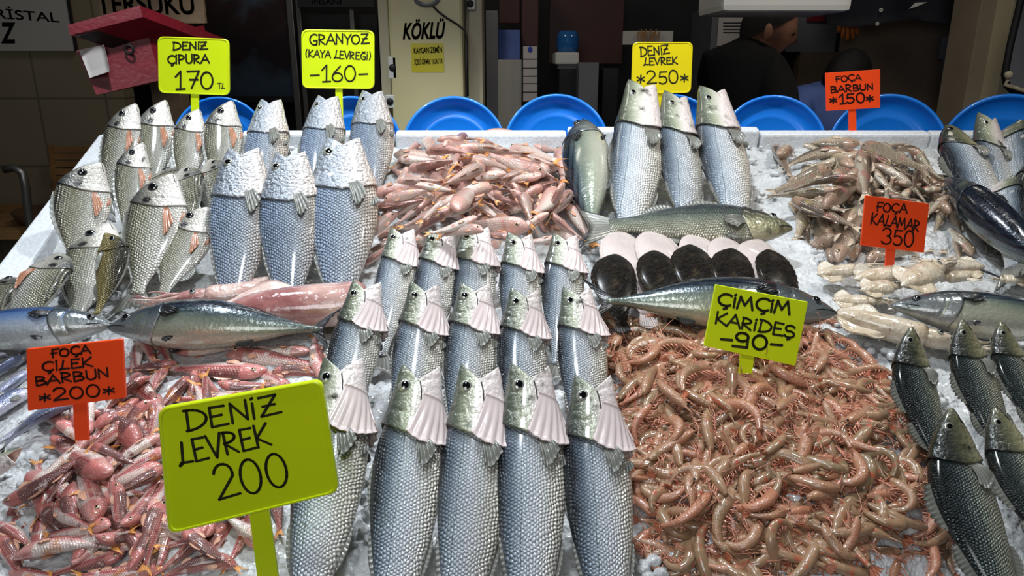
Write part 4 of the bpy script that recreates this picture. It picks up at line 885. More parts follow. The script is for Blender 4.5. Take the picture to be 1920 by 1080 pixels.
# blue trays
def tray(cx, top, rpx, tilt, turn, lab, Y=None):
    Y = pb.y+.10 if Y is None else Y
    pt = aty(cx, top, Y); rad = rpx/FPX*(pt-EYE).dot(FWD); H = pt.z-LZ
    rot = Matrix.Rotation(math.radians(turn), 3, 'Z') @ Matrix.Rotation(math.radians(90-tilt), 3, 'X')
    R_ = rad; prof = [(0.001, -.030), (R_*.60, -.030), (R_*.62, -.026), (R_*.66, -.027), (R_*.80, -.020), (R_*.93, .004), (R_*.945, .012), (R_*.99, .013), (R_, .008), (R_*.985, .001), (R_*.955, .000), (R_*.81, -.026), (R_*.60, -.036), (0.001, -.036)]
    c = Vector((pt.x, Y, pt.z - R_*math.cos(math.radians(tilt))))
    o = link('blue_tray', MB().lathe(prof, 64).mesh('blue_tray', M['blue'])); o.location = c; o.rotation_euler = rot.to_euler()
    tag(o, lab, 'tray', 'round blue trays along the back')
tray(406, 183, 88, 14, 8, 'round blue tray behind the stem of the 170 sign')
tray(655, 182, 96, 14, 4, 'round blue tray behind the 160 sign stem and two meagre')
tray(850, 182, 100, 14, 2, 'round blue tray behind the left half of the red mullet heap')
tray(1045, 178, 102, 14, 0, 'round blue tray between the red mullet heap and the 250 sign')
tray(1262, 178, 100, 14, -2, 'round blue tray behind the 250 sign stem')
tray(1456, 180, 101, 14, -8, 'round blue tray above the bare ice, left of the orange 150 sign')
tray(1676, 178, 108, 14, -12, 'round blue tray right of the orange 150 sign stem')
tray(1905, 178, 118, 14, -18, 'round blue tray cut by the right picture edge')

# ---------------------------------------------------------------- price signs with handwriting
def arc(cx, cy, rx, ry, a0, a1, n=14): return [(cx+rx*math.cos(math.radians(a0+(a1-a0)*i/n)), cy+ry*math.sin(math.radians(a0+(a1-a0)*i/n))) for i in range(n+1)]
GL = {
 'A': ([[(0, 0), (.42, 1), (.8, 0)], [(.15, .36), (.68, .36)]], .85), 'B': ([[(.08, 0), (.08, 1)], arc(.08, .76, .5, .24, 90, -90)+arc(.08, .26, .6, .26, 90, -90)], .75),
 'D': ([[(.1, 0), (.14, 1)], arc(.1, .5, .68, .5, 95, -95)], .85), 'E': ([[(.62, .98), (.12, 1), (.1, 0), (.68, .02)], [(.1, .52), (.5, .54)]], .72),
 'F': ([[(.62, 1), (.1, .98), (.1, 0)], [(.0, .5), (.45, .52)]], .66), 'G': ([arc(.45, .5, .42, .5, 55, 300)+[(.68, .40), (.38, .40)], [(.68, .4), (.64, -.02)]], .82),
 'İ': ([[(.1, 0), (.12, .74)], [(.10, .95), (.15, 1.0)]], .28), 'I': ([[(.1, 0), (.1, 1)]], .26), 'K': ([[(.1, 0), (.1, 1)], [(.66, 1), (.12, .42), (.7, 0)]], .78),
 'L': ([[(.3, 1), (.16, .05), (.0, -.04), (.1, .08), (.62, .04)]], .68), 'M': ([[(0, 0), (.14, .96), (.4, .3), (.68, .98), (.84, 0)]], .95), 'N': ([[(.06, 0), (.08, .96), (.6, .06), (.62, 1)]], .76),
 'O': ([arc(.38, .45, .36, .46, 100, 460, 20)], .84), 'P': ([[(.1, 0), (.1, 1)], arc(.1, .72, .5, .27, 95, -95)], .68), 'R': ([[(.1, 0), (.1, 1)], arc(.1, .74, .48, .25, 95, -95)+[(.62, 0)]], .76),
 'S': ([arc(.36, .74, .28, .26, 30, 255, 12)+arc(.34, .26, .3, .27, 80, -150, 12)], .72), 'U': ([[(.08, 1), (.08, .35)]+arc(.36, .3, .28, .3, 180, 360, 10)+[(.64, 1)]], .78), 'V': ([[(0, 1), (.32, 0), (.66, 1)]], .7),
 'Y': ([[(0, 1), (.32, .5), (.64, 1)], [(.32, .5), (.28, 0)]], .7), 'Z': ([[(.04, .98), (.64, 1), (.04, .04), (.74, .08)], [(.14, .52), (.56, .54)]], .78), 'T': ([[(0, .98), (.66, 1)], [(.32, .98), (.3, 0)]], .7),
 'Ç': ([arc(.45, .52, .42, .48, 50, 305), [(.45, .04), (.52, -.14), (.36, -.22)]], .78), 'Ş': ([arc(.36, .74, .28, .26, 30, 255, 12)+arc(.34, .26, .3, .27, 80, -150, 12), [(.36, 0), (.42, -.14), (.28, -.2)]], .72),
 'Ğ': ([arc(.45, .45, .4, .45, 55, 300)+[(.68, .40), (.38, .40)], [(.68, .4), (.66, 0)], arc(.4, 1.12, .2, .12, 180, 360, 6)], .82), 'C': ([arc(.45, .5, .42, .5, 50, 305)], .75),
 '0': ([arc(.36, .5, .32, .5, 100, 465, 22)], .84), '1': ([[(.06, .7), (.34, 1), (.32, 0)], [(.1, 0), (.56, .02)]], .62), '2': ([arc(.34, .7, .3, .3, 165, -20, 10)+[(.04, .02), (.74, .06)]], .84), '3': ([arc(.3, .75, .3, .25, 160, -80, 10)+arc(.3, .26, .36, .27, 80, -150, 12)], .78),
 '5': ([[(.64, 1), (.16, .98), (.12, .55)]+arc(.34, .32, .32, .31, 120, -140, 12)], .8), '6': ([[(.54, 1), (.2, .6)]+arc(.36, .28, .3, .28, 150, 510, 16)], .76), '7': ([[(.04, .98), (.68, 1), (.26, 0)], [(.18, .5), (.6, .5)]], .78), '9': ([arc(.34, .7, .28, .29, 20, 380, 16)+[(.6, .02), (-.05, .02)]], .78),
 '-': ([[(.06, .42), (.56, .44)]], .7), '*': ([[(.3, .1), (.34, .7)], [(.06, .26), (.58, .54)], [(.06, .56), (.58, .24)]], .72), '(': ([arc(.34, .5, .24, .6, 120, 240, 8)], .4), ')': ([arc(.06, .5, .24, .6, 60, -60, 8)], .4), ' ': ([], .45)}
class Plane:
    def __init__(s, p, n): s.p = p; s.n = n.normalized()
    def at(s, px, py, off=0.0):
        d = ray(px, py); return EYE + d*((s.p+s.n*off-EYE).dot(s.n)/d.dot(s.n))
def write(b, pl, text, x0, y0, x1, y1, h, wpx, off, jit=.03):
    tw = sum(GL[c][1] for c in text)-.12; ux, uy = (x1-x0)/tw, (y1-y0)/tw; L = math.hypot(x1-x0, y1-y0); vx, vy = (y1-y0)/L*h, -(x1-x0)/L*h; cur = 0
    for c in text:
        st, adv = GL[c]; jx, jy, sc = R.uniform(-jit, jit), R.uniform(-jit, jit), R.uniform(.94, 1.06)
        for pts in st:
            q = [(x0+ux*(cur+jx+u*1.0)+vx*(v*sc+jy), y0+uy*(cur+jx+u)+vy*(v*sc+jy)) for u, v in pts]
            P3 = [pl.at(*p, off) for p in q]; hw = wpx/FPX*(P3[0]-EYE).length/2
            for i, p in enumerate(P3):
                e1 = XV - pl.n*XV.dot(pl.n); e1.normalize(); e2 = pl.n.cross(e1); k = len(b.V)
                b.add([p+e1*hw*math.cos(a*PI/4)+e2*hw*math.sin(a*PI/4)*1.15 for a in range(8)], [list(range(8))])
                if i:
                    p0 = P3[i-1]; d = p-p0
                    if d.length < 1e-6: continue
                    d.normalize(); s_ = pl.n.cross(d)*hw; b.add([p0+s_, p0-s_, p-s_, p+s_], [[0, 1, 2, 3]])
        cur += adv
def sign(quad, stem, base, bh, lean, mat, ink, lines, lab, rnd=0.12, rim=True, name='price_sign'):
    pb_ = onslope(*base, bh); n = Vector((0, -math.cos(lean), math.sin(lean))); pl = Plane(pb_, n)
    q = [pl.at(*p) for p in quad]; c = sum(q, Vector())/4; root = link(name, None, None, Matrix.Translation(pb_)); inv = Matrix.Translation(-pb_); tag(root, lab, 'price sign', 'plastic price signs')
    def rounded(sc, off):
        out = []
        for i in range(4):
            p = c+(q[i]-c)*sc; a = c+(q[i-1]-c)*sc; b_ = c+(q[(i+1) % 4]-c)*sc; r = rnd*min((a-p).length, (b_-p).length)
            pa = p+(a-p).normalized()*r; pc = p+(b_-p).normalized()*r
            for k in range(7):
                t_ = k/6; out.append((pa*(1-t_)**2+p*2*t_*(1-t_)+pc*t_*t_)+pl.n*off)
        return out
    b = MB(); th = .003
    rings = [rounded(1, -th), rounded(1, th*.7), rounded(.985, th), rounded(.965, th), rounded(.955, th*.55), rounded(.3, th*.55)] if rim else [rounded(1, -th*.6), rounded(1, 0), rounded(.99, th*.55), rounded(.3, th*.55)]
    Vv = [p for r_ in rings for p in r_]; m_ = 28; Ff = [[i*m_+k, i*m_+(k+1) % m_, (i+1)*m_+(k+1) % m_, (i+1)*m_+k] for i in range(len(rings)-1) for k in range(m_)]
    Ff += [list(range(m_))[::-1], [(len(rings)-1)*m_+k for k in range(m_)]]
    b.add(Vv, Ff); me = b.mesh('panel', mat, False); me.transform(inv); link('panel', me, root)
    (sx0, sy0, sw0), (sx1, sy1, sw1) = stem; b = MB(); f = [pl.at(sx0-sw0/2, sy0-6, -.002), pl.at(sx0+sw0/2, sy0-6, -.002), pl.at(sx1+sw1/2, sy1, -.002), pl.at(sx1-sw1/2, sy1, -.002)]
    b.add(f+[p-pl.n*.004 for p in f], [[0, 1, 2, 3], [7, 6, 5, 4], [0, 4, 5, 1], [1, 5, 6, 2], [2, 6, 7, 3], [3, 7, 4, 0]]); me = b.mesh('stem', mat, False); me.transform(inv); link('stem', me, root)
    b = MB()
    for L in lines: write(b, pl, *L[:6], L[6], th*.55+.0006)
    me = b.mesh('handwriting', ink, False); me.transform(inv); link('handwriting', me, root)
    return root
def st(x0, y0, w0, x1, y1, w1): return ((x0, y0, w0), (x1, y1, w1))
sign([(296, 68), (430, 73), (431, 179), (298, 174)], st(365, 178, 15, 366, 262, 14), (366, 250), .02, -.05, M['sign_yellow'], M['ink'], [('DENİZ', 324, 94, 388, 93, 15, 2.6), ('ÇİPURA', 314, 120, 391, 118, 16, 2.8), ('170', 328, 167, 401, 166, 33, 3.2), ('TL', 408, 166, 421, 166, 10, 1.6)], 'yellow price sign reading 170 above the sea bream')
sign([(565, 55), (702, 57), (702, 167), (567, 165)], st(635, 167, 13, 638, 262, 13), (638, 250), .02, -.05, M['sign_yellow'], M['ink'], [('GRANYOZ', 580, 84, 690, 82, 19, 2.6), ('(KAYA LEVREĞİ)', 572, 107, 694, 112, 14, 2.0), ('-160-', 580, 153, 690, 152, 30, 2.8)], 'yellow price sign reading 160 above the meagre')
sign([(1186, 79), (1299, 79), (1295, 174), (1183, 175)], st(1238, 175, 15, 1236, 262, 14), (1236, 250), .02, -.05, M['sign_amber'], M['ink'], [('DENİZ', 1201, 106, 1254, 101, 17, 2.4), ('LEVREK', 1207, 122, 1270, 120, 13, 2.2), ('*250*', 1194, 158, 1290, 156, 23, 2.6)], 'warm yellow price sign reading 250 above the upright sea bass')
sign([(297, 765), (604, 711), (636, 921), (317, 1000)], st(485, 962, 37, 512, 1160, 40), (512, 1160), .0, -.03, M['sign_yellow'], M['ink'], [('DENİZ', 348, 810, 522, 777, 37, 5), ('LEVREK', 338, 873, 508, 834, 42, 5), ('200', 408, 940, 545, 908, 64, 5)], 'big yellow price sign reading 200 in front of the strawberry mullet', .08)
sign([(1341, 533), (1515, 566), (1491, 686), (1319, 648)], st(1402, 664, 26, 1398, 700, 25), (1398, 694), .075, .12, M['sign_yellow'], M['ink'], [('ÇİMÇİM', 1346, 573, 1480, 589, 23, 4.6), ('KARİDEŞ', 1338, 606, 1487, 634, 22, 4), ('-90-', 1348, 646, 1466, 660, 26, 5)], 'yellow price sign reading 90 stuck in the shrimp heap', .02, False)
sign([(1547, 137), (1650, 130), (1650, 202), (1549, 208)], st(1598, 204, 14, 1599, 264, 14), (1599, 256), .02, -.05, M['sign_orange'], M['ink_red'], [('FOÇA', 1567, 154, 1614, 150, 11, 2.0), ('BARBUN', 1558, 174, 1637, 168, 12, 2.2), ('*150*', 1556, 196, 1638, 191, 18, 2.8)], 'orange price sign reading 150 at the back rim', .02, False)
sign([(1622, 366), (1742, 382), (1732, 474), (1613, 460)], st(1671, 464, 17, 1668, 505, 17), (1668, 503), .055, .08, M['sign_orange'], M['ink_red'], [('FOÇA', 1644, 396, 1699, 400, 17, 2.6), ('KALAMAR', 1632, 419, 1722, 434, 21, 2.6), ('350', 1652, 457, 1712, 464, 29, 2.8)], 'orange price sign reading 350 above the squid', .02, False)
sign([(50, 654), (231, 635), (237, 745), (53, 770)], st(149, 752, 26, 153, 826, 25), (153, 826), .075, .02, M['sign_orange'], M['ink_red'], [('FOÇA', 97, 670, 168, 663, 15, 3.2), ('ÇİLEK', 80, 697, 172, 687, 17, 3.2), ('BARBUN', 66, 724, 204, 707, 17, 3.2), ('*200*', 72, 755, 215, 741, 22, 3.2)], 'orange price sign reading 200 at the strawberry mullet', .02, False)
# ---------------------------------------------------------------- the room behind
def bx(b, px0, py0, px1, py1, Y, dep, mi=0, bev=0):
    a = aty((px0+px1)/2, (py0+py1)/2, Y); l = aty(px0, (py0+py1)/2, Y).x; r = aty(px1, (py0+py1)/2, Y).x; t_ = aty((px0+px1)/2, py0, Y).z; u = aty((px0+px1)/2, py1, Y).z
    return b.box(((l+r)/2, Y+dep/2, (t_+u)/2), (r-l, dep, t_-u), None, mi, bev)
def one(name, lab, cat, mat, px0, py0, px1, py1, Y, dep, bev=.004, group=None):
    b = MB(); bx(b, px0, py0, px1, py1, Y, dep, 0, bev); return tag(link(name, b.mesh(name, mat, False)), lab, cat, group)
t = NT('tiled_wall'); o = t.obj(); 
br = t.n('TexBrick', offset=0.0); t.put(br.inputs['Vector'], t.n('Mapping', i_0=o, i_2=(PI/2, 0, 0)).outputs[0]); br.inputs['Scale'].default_value = 1; br.inputs['Brick Width'].default_value = .33; br.inputs['Row Height'].default_value = .33; br.inputs['Mortar Size'].default_value = .006
br.inputs['Color1'].default_value = (*g((150, 136, 110)), 1); br.inputs['Color2'].default_value = (*g((142, 128, 104)), 1); br.inputs['Mortar'].default_value = (*g((104, 94, 76)), 1)
t.set(Base_Color=t.mix(.25, br.outputs[0], t.ramp(t.noise(o, 3, 5), [(.3, g((120, 104, 80))), (.7, g((160, 148, 124)))])), Roughness=.5); M['tile'] = t.m
M['floor'] = plain('floor_dark', g((70, 60, 50)), .5, .2, 4)
M['black'] = plain('dark_cladding', g((26, 24, 26)), .6, .2, 4)
M['redbrown'] = plain('red_brown_cladding', g((74, 34, 28)), .5, .2, 5)
M['white_panel'] = plain('white_panel', g((196, 192, 182)), .5, .04, 3)
M['cream'] = plain('cream_panel', g((212, 200, 150)), .4, .06, 4)
M['cream_dark'] = plain('cream_column', g((190, 180, 150)), .45, .1, 4)
M['red'] = plain('red_painted_wood', g((122, 14, 32)), .5, .2, 12, bump=.2)
M['oldwood'] = plain('weathered_wood', g((150, 126, 98)), .7, .25, 9, bump=.3)
M['crate'] = plain('crate_wood', g((150, 112, 66)), .7, .25, 9, bump=.2)
M['paper'] = plain('paper', g((214, 206, 200)), .6, .06, 9)
M['metal'] = plain('dull_metal', g((130, 128, 122)), .35, .1, 9, metal=.8)
M['grey'] = plain('grey_plastic', g((120, 120, 124)), .5, .08, 6)
M['white'] = plain('white_plastic', g((222, 220, 212)), .4, .04, 6)
M['navy'] = plain('navy_cloth', g((18, 18, 30)), .8, .2, 20)
M['blackcloth'] = plain('black_cloth', g((12, 11, 13)), .85, .2, 20)
M['bluecloth'] = plain('blue_cloth', g((96, 118, 186)), .8, .15, 12)
M['skin'] = plain('skin', g((176, 122, 96)), .5, .1, 10)
M['hair'] = plain('dark_hair', g((22, 18, 16)), .6, .3, 60, bump=.4)
M['notice'] = plain('yellow_notice', g((206, 190, 20)), .4, .03, 3)
M['ink_black'] = plain('black_print', g((16, 16, 16)), .5, 0)
M['ink_blue'] = plain('blue_print', g((26, 66, 190)), .5, 0)
M['beige'] = plain('stained_beige_board', g((116, 98, 80)), .6, .25, 3)
M['bluewater'] = plain('blue_water_bottle', g((40, 104, 170)), .12, .1, 4, coat=.6)
M['glove'] = plain('orange_rubber', g((206, 116, 50)), .5, .15, 9)
M['rope'] = plain('rope', g((190, 176, 150)), .7, .2, 60)
floor = struct(link('floor', MB().box((0, 3.0, -.02), (12, 9, .04)).mesh('floor', M['floor'], False)))
struct(link('wall_back', MB().box((1.2, 5.3, 1.6), (10, .1, 3.3)).mesh('wall_back', M['black'], False)))
b = MB(); xr = aty(236, 200, 3.75).x; b.box(((-5+xr)/2, 3.80, 1.6), (xr+5, .1, 3.3)); struct(link('wall_left', b.mesh('wall_left', M['tile'], False)))
b = MB(); bx(b, 1575, -400, 1815, 700, 4.0, .06); struct(link('wall_right', b.mesh('wall_right', M['beige'], False)))
# text as flat print
def text(name, s, mat, x0, y0, x1, h, Y, parent, shear=0.0, bold=0.0, y1=None):
    cu = bpy.data.curves.new(name, 'FONT'); cu.body = s; cu.shear = shear; cu.offset = bold; cu.extrude = .0004
    o = bpy.data.objects.new(name, cu); COL.objects.link(o); bpy.context.view_layer.update()
    me = bpy.data.meshes.new_from_object(o); COL.objects.unlink(o); bpy.data.objects.remove(o)
    co = np.array([v.co[:] for v in me.vertices]); mn_, mx = co.min(0), co.max(0); p0 = aty(x0, y0, Y); p1 = aty(x1, y0 if y1 is None else y1, Y); ph = aty(x0, y0-h, Y)
    for v in me.vertices:
        u = (v.co.x-mn_[0])/(mx[0]-mn_[0]); q = v.co.y/(mx[1] if '̈' not in s else mx[1]); p = p0+(p1-p0)*u; v.co = Vector((p.x, Y-.001, p.z+(ph.z-p0.z)*q))
    me.materials.clear(); me.materials.append(mat); o = link(name, me, parent)
    if parent is not None: o.matrix_parent_inverse = parent.matrix_world.inverted()
    return o
def root(name, lab, cat, px, py, Y, group=None):
    r = link(name, None, None, Matrix.Translation(aty(px, py, Y))); return tag(r, lab, cat, group)
def part(r, name, me):
    o = link(name, me, r); o.matrix_parent_inverse = r.matrix_world.inverted(); return o
def boxpart(r, name, mat, px0, py0, px1, py1, Y, dep, bev=.003):
    b = MB(); bx(b, px0, py0, px1, py1, Y, dep, 0, bev); return part(r, name, b.mesh(name, mat, False))
# wall board with print at the left
r = root('wall_sign', 'white wall board with black and blue printed capitals on the tiled wall', 'wall sign', 30, 95, 3.72)
boxpart(r, 'board', M['white_panel'], -220, -160, 121, 96, 3.72, .02)
text('print', 'KRİSTAL', M['ink_black'], -32, 32, 112, 24, 3.72, r, 0, .012, 42)
text('print', 'Z', M['ink_blue'], 2, 80, 36, 38, 3.72, r, .25, .03)
boxpart(r, 'edge_strip', M['black'], 119, -160, 123, 96, 3.715, .012, 0)
# wooden table, crates, pipe
TZ = aty(60, 432, 3.1).z
b = MB(); xa = aty(-260, 432, 3.1).x; xb = aty(190, 432, 3.1).x
r = link('wooden_table', None, None, Matrix.Translation((-2.2, 3.4, 0))); tag(r, 'rough wooden table against the tiled wall at the left', 'table')
for k in range(6): y = 3.06+k*.108; part(r, 'plank', MB().box(((xa+xb)/2, y+.05, TZ-.015), (xb-xa, .102, .03)).mesh('plank', M['crate'], False))
for x in (xa+.06, xb-.06): part(r, 'leg', MB().box((x, 3.14, (TZ-.03)/2), (.06, .06, TZ-.03)).mesh('leg', M['wood_dark'], False))
def crate(px0, py0, px1, py1, Y, lab):
    r = root('wooden_crate', lab, 'crate', (px0+px1)/2, py1, Y, 'wooden crates')
    n = 3; h = (py1-py0)/n
    for k in range(n): boxpart(r, 'slat', M['crate'], px0, py0+k*h+h*.08, px1, py0+(k+1)*h-h*.08, Y, .012, .001); boxpart(r, 'slat', M['crate'], px0+4, py0+k*h+h*.08, px1-4, py0+(k+1)*h-h*.08, Y+.26, .012, .001)
    for x in (px0, (px0*.35+px1*.65), px1-7): boxpart(r, 'corner_post', M['crate'], x, py0-2, x+7, py1, Y-.012, .02, .001)
crate(92, 274, 212, 314, 3.42, 'pale slatted wooden crate, upper one of the stacked pair by the wall')
crate(95, 316, 212, 356, 3.40, 'darker slatted wooden crate under the pale one')
b = MB(); pts = [(8, 318), (28, 314), (42, 325), (48, 350), (52, 390), (57, 425), (66, 445), (76, 452)]
b.tube([aty(x, y, 2.9) for x, y in pts]+[aty(90, 452, 3.0), aty(90, 700, 3.0)], .016, 10); tag(link('bent_pipe', b.mesh('bent_pipe', M['metal'])), 'bent metal pipe handle rising in front of the wooden table', 'pipe')
b = MB(); c = aty(95, 400, 3.3); b.lathe([(.001, 0), (.13, 0), (.15, .05), (.145, .055), (.12, .01), (.001, .01)], 32, (c.x, c.y, TZ)); tag(link('metal_basin', b.mesh('metal_basin', M['wood_dark'])), 'low brown basin on the wooden table', 'basin')
# post with red letter box and painted board
r = root('wooden_post', 'weathered wooden post carrying the red box', 'post', 310, 240, 2.72)
pz = aty(310, -120, 2.72).z; px_ = aty(312, 120, 2.72).x
part(r, 'shaft', MB().box((px_, 2.72, pz/2), (.105, .07, pz), None, 0, .006).mesh('shaft', M['oldwood'], False))
r = root('painted_board', 'pale board with dark red painted capitals behind the red box', 'board', 280, 45, 2.66)
boxpart(r, 'panel', M['oldwood'], 180, -80, 378, 44, 2.655, .02)
text('lettering', 'TERSÜKÜ', M['red'], 184, 26, 366, 48, 2.655, r, 0, .02)
r = root('red_letter_box', 'red painted wooden box with open slanted lid on the post', 'box', 230, 175, 2.45)
def hexa(c8, mat, name, r): 
    b = MB(); b.add(c8, [[0, 1, 2, 3], [7, 6, 5, 4], [0, 4, 5, 1], [1, 5, 6, 2], [2, 6, 7, 3], [3, 7, 4, 0]]); return part(r, name, b.mesh(name, mat, False))
F1 = [aty(143, 95, 2.36), aty(276, 62, 2.44), aty(302, 150, 2.44), aty(181, 178, 2.36)]; dv = Vector((.10, .20, .03))
hexa(F1+[p+dv for p in F1], M['red'], 'body', r)
L1 = [aty(127, 47, 2.28), aty(262, 10, 2.36), aty(268, 32, 2.36), aty(131, 66, 2.28)]; dl = Vector((.13, .30, -.085))
hexa(L1+[p+dl for p in L1], M['red'], 'lid', r)
U1 = [L1[3]+Vector((.012, .012, .002)), L1[2]+Vector((-.012, .012, .002)), L1[2]+Vector((-.012, .012, -.004)), L1[3]+Vector((.012, .012, -.004))]
hexa(U1+[p+dl*.94 for p in U1], M['black'], 'lid_underside', r)  # thin black slab that makes the underside of the lid dark
b = MB(); P = np.zeros((6, 5, 3))
for i in range(6):
    for j in range(5):
        u, v = i/5, j/4; q0 = aty(150+46*u, 94-10*u, 2.355); q1 = aty(172+40*u, 146-12*u, 2.352); p = q0*(1-v)+q1*v; P[i, j] = (p.x, p.y-.006-.018*v*v*(u*.6+.2)+.02*u*0, p.z)
Vs, Fs = sheet(P, .0015); part(r, 'paper_note', mesh('paper_note', Vs, Fs, M['paper']))
b = MB(); q = aty(243, 93, 2.395); b.lathe([(.016, 0), (.016, .004), (.010, .006), (.010, 0)], 20, q, Matrix.Rotation(PI/2, 3, 'X')); part(r, 'keyhole_ring', b.mesh('keyhole_ring', M['black']))
# dark picture and frames behind
t = NT('harbour_print'); o = t.obj(); x, y, z = t.sep(o)
t.set(Base_Color=t.ramp(t.math('ADD', t.math('MULTIPLY', t.math('SUBTRACT', z, 1.3), 1.1), t.math('MULTIPLY', t.noise(o, 7, 5), .5)), [(.1, g((40, 62, 88))), (.35, g((60, 76, 92))), (.5, g((34, 26, 30))), (.75, g((58, 40, 40))), (.95, g((90, 104, 122)))]), Roughness=.3); M['picture'] = t.m
r = root('framed_picture', 'large dark picture of houses by the sea behind the 170 sign', 'picture', 460, 182, 4.4)
boxpart(r, 'print', M['picture'], 345, -60, 545, 182, 4.4, .01); boxpart(r, 'frame', M['black'], 338, 180, 552, 192, 4.385, .03)
for i, (x0, x1) in enumerate(((545, 556), (562, 570), (660, 668))): one('metal_upright', ['dark upright metal strip beside the picture', 'thin dark metal strip left of the 160 sign', 'thin upright strip behind the right end of the 160 sign'][i], 'upright', M['metal'], x0, -80, x1, 300, 4.3, .03, .002)
one('dark_cabinet', 'dark cabinet behind the 160 sign', 'cabinet', M['black'], 572, 26, 720, 566, 4.6, .4)
tag(link('shop_sign', MB().mesh('e', M['white'])), 'x', 'x') if False else None
r = root('printed_card', 'black card with small white print above the 160 sign', 'card', 620, 8, 4.2); boxpart(r, 'card', M['black'], 556, -40, 700, 14, 4.2, .01); text('print', 'INSANI', M['white'], 585, 8, 640, 10, 4.2, r)
# cream column with print
b = MB(); bx(b, 740, -300, 872, 900, 2.78, .30, 0, .01); o = struct(link('column_1', b.mesh('column_1', M['cream'], False)))
b = MB(); bx(b, 722, -300, 740, 900, 2.82, .26, 0, .004); struct(link('trim_1', b.mesh('trim_1', M['cream_dark'], False)))
b = MB(); bx(b, 872, -300, 907, 900, 2.90, .22, 0, .004); struct(link('trim_2', b.mesh('trim_2', M['cream_dark'], False)))
r = root('painted_lettering', 'slanted black capitals painted on the cream column', 'lettering', 795, 72, 2.778); text('letters', 'KÖKLÜ', M['ink_black'], 755, 73, 836, 37, 2.778, r, .3, .03, 71)
r = root('yellow_notice', 'yellow warning notice taped on the cream column', 'notice', 801, 134, 2.777); boxpart(r, 'sheet', M['notice'], 771, 81, 832, 135, 2.777, .002, 0)
text('print', 'KAYGAN ZEMİN', M['ink_black'], 776, 100, 829, 14, 2.776, r, 0, .02, 98); text('print', 'İÇERİ GİRMEK YASAKTIR', M['ink_black'], 777, 121, 830, 13, 2.776, r, 0, .01, 119)
def sock(px0, py0, px1, py1, Y, lab):
    r = root('wall_socket', lab, 'socket', (px0+px1)/2, py1, Y, 'white wall sockets'); boxpart(r, 'plate', M['white'], px0, py0, px1, py1, Y-.02, .02, .004)
    c = aty((px0+px1)/2, (py0+py1)/2, Y-.022); part(r, 'outlet', MB().lathe([(.001, .004), (.011, .004), (.013, 0)], 16, c, Matrix.Rotation(PI/2, 3, 'X')).mesh('outlet', M['black']))
sock(722, 178, 740, 203, 2.80, 'white socket low on the left edge of the cream column'); sock(728, 106, 744, 148, 2.80, 'worn white socket at mid height left of the yellow notice'); sock(872, -4, 891, 18, 2.88, 'white socket at the top right of the cream column')
b = MB(); b.tube([aty(x, y, 2.765) for x, y in ((812, 12), (822, 22), (838, 34), (858, 46), (872, 58), (876, 80), (877, 180))], .004, 6); tag(link('black_cable', b.mesh('black_cable', M['black'])), 'black cable hanging down the cream column', 'cable')
b = MB(); b.tube([aty(800+18*math.cos(a)*1.2, -2+11*math.sin(a), 2.765+.004*math.sin(a*3)) for a in [i*.45 for i in range(30)]], .007, 6); tag(link('cable_coil', b.mesh('cable_coil', M['grey'])), 'coil of grey cable at the top of the cream column', 'cable')
b = MB(); b.tube([aty(874, -40, 2.86), aty(874, 250, 2.86)], .006, 8); tag(link('conduit_pipe', b.mesh('conduit_pipe', M['metal'])), 'thin vertical conduit on the right edge of the cream column', 'pipe')
# shop interior in the middle
one('side_cabinet', 'dark grey cabinet just right of the cream column', 'cabinet', M['grey'], 912, 20, 934, 300, 3.9, .3)
one('red_brown_cupboard', 'tall red brown cupboard left of the water dispenser', 'cupboard', M['redbrown'], 978, -60, 1010, 86, 4.2, .3)
one('wooden_screen', 'wide red brown wooden panel behind the water dispenser', 'panel', M['redbrown'], 1030, -60, 1170, 120, 4.7, .05)
one('brown_screen', 'brown curtained doorway left of the cupboard', 'curtain', M['redbrown'], 936, -60, 975, 44, 4.3, .05)
one('blue_crate', 'dark blue crate on white shelves right of the cream column', 'crate', M['bluecloth'], 934, 56, 975, 112, 4.0, .2)
r = root('white_shelf_unit', 'white shelf unit with papers under the blue crate', 'shelf', 955, 190, 3.9)
boxpart(r, 'front', M['white_panel'], 934, 112, 978, 300, 3.9, .3)
r = root('wall_calendar', 'tall white calendar with dark bands beside the shelf unit', 'calendar', 995, 190, 3.85)
for k, (y0, y1) in enumerate(((87, 110), (112, 127), (129, 142), (144, 156), (158, 172), (174, 190))): boxpart(r, 'page', M['paper'], 981, y0, 1007, y1, 3.85, .006, 0)
b = MB(); bx(b, 979, 85, 1009, 192, 3.858, .006); part(r, 'backing', b.mesh('backing', M['black'], False))
q = aty(994, 93, 3.848); part(r, 'emblem', MB().ball(q, (.012, .001, .014), 8).mesh('emblem', M['ink_blue']))
r = root('water_dispenser', 'water dispenser with blue bottle in the dark shop', 'water dispenser', 1062, 190, 3.9); c = aty(1064, 97, 4.02); z1 = aty(1064, 58, 4.02).z; z2 = aty(1064, 97, 4.02).z
rb = aty(1085, 97, 4.02).x-c.x
part(r, 'bottle', MB().lathe([(.001, z2-.02), (rb*.6, z2-.02), (rb, z2+.02), (rb*.97, z2+.05), (rb, z2+.07), (rb, z1-.03), (rb*.8, z1), (.001, z1)], 32, (c.x, c.y, 0)).mesh('bottle', M['bluewater']))
boxpart(r, 'base', M['white'], 1041, 98, 1086, 121, 3.9, .25, .01); boxpart(r, 'foot', M['grey'], 1046, 121, 1082, 130, 3.92, .2, .005); boxpart(r, 'stand', M['black'], 1044, 130, 1084, 643, 3.92, .22, .005)
one('grey_box', 'plain grey box standing right of the water dispenser', 'box', M['grey'], 1083, 117, 1120, 320, 3.8, .25)
one('small_dark_box', 'small dark grey box right of the plain grey box', 'box', M['black'], 1122, 128, 1150, 655, 3.85, .2)
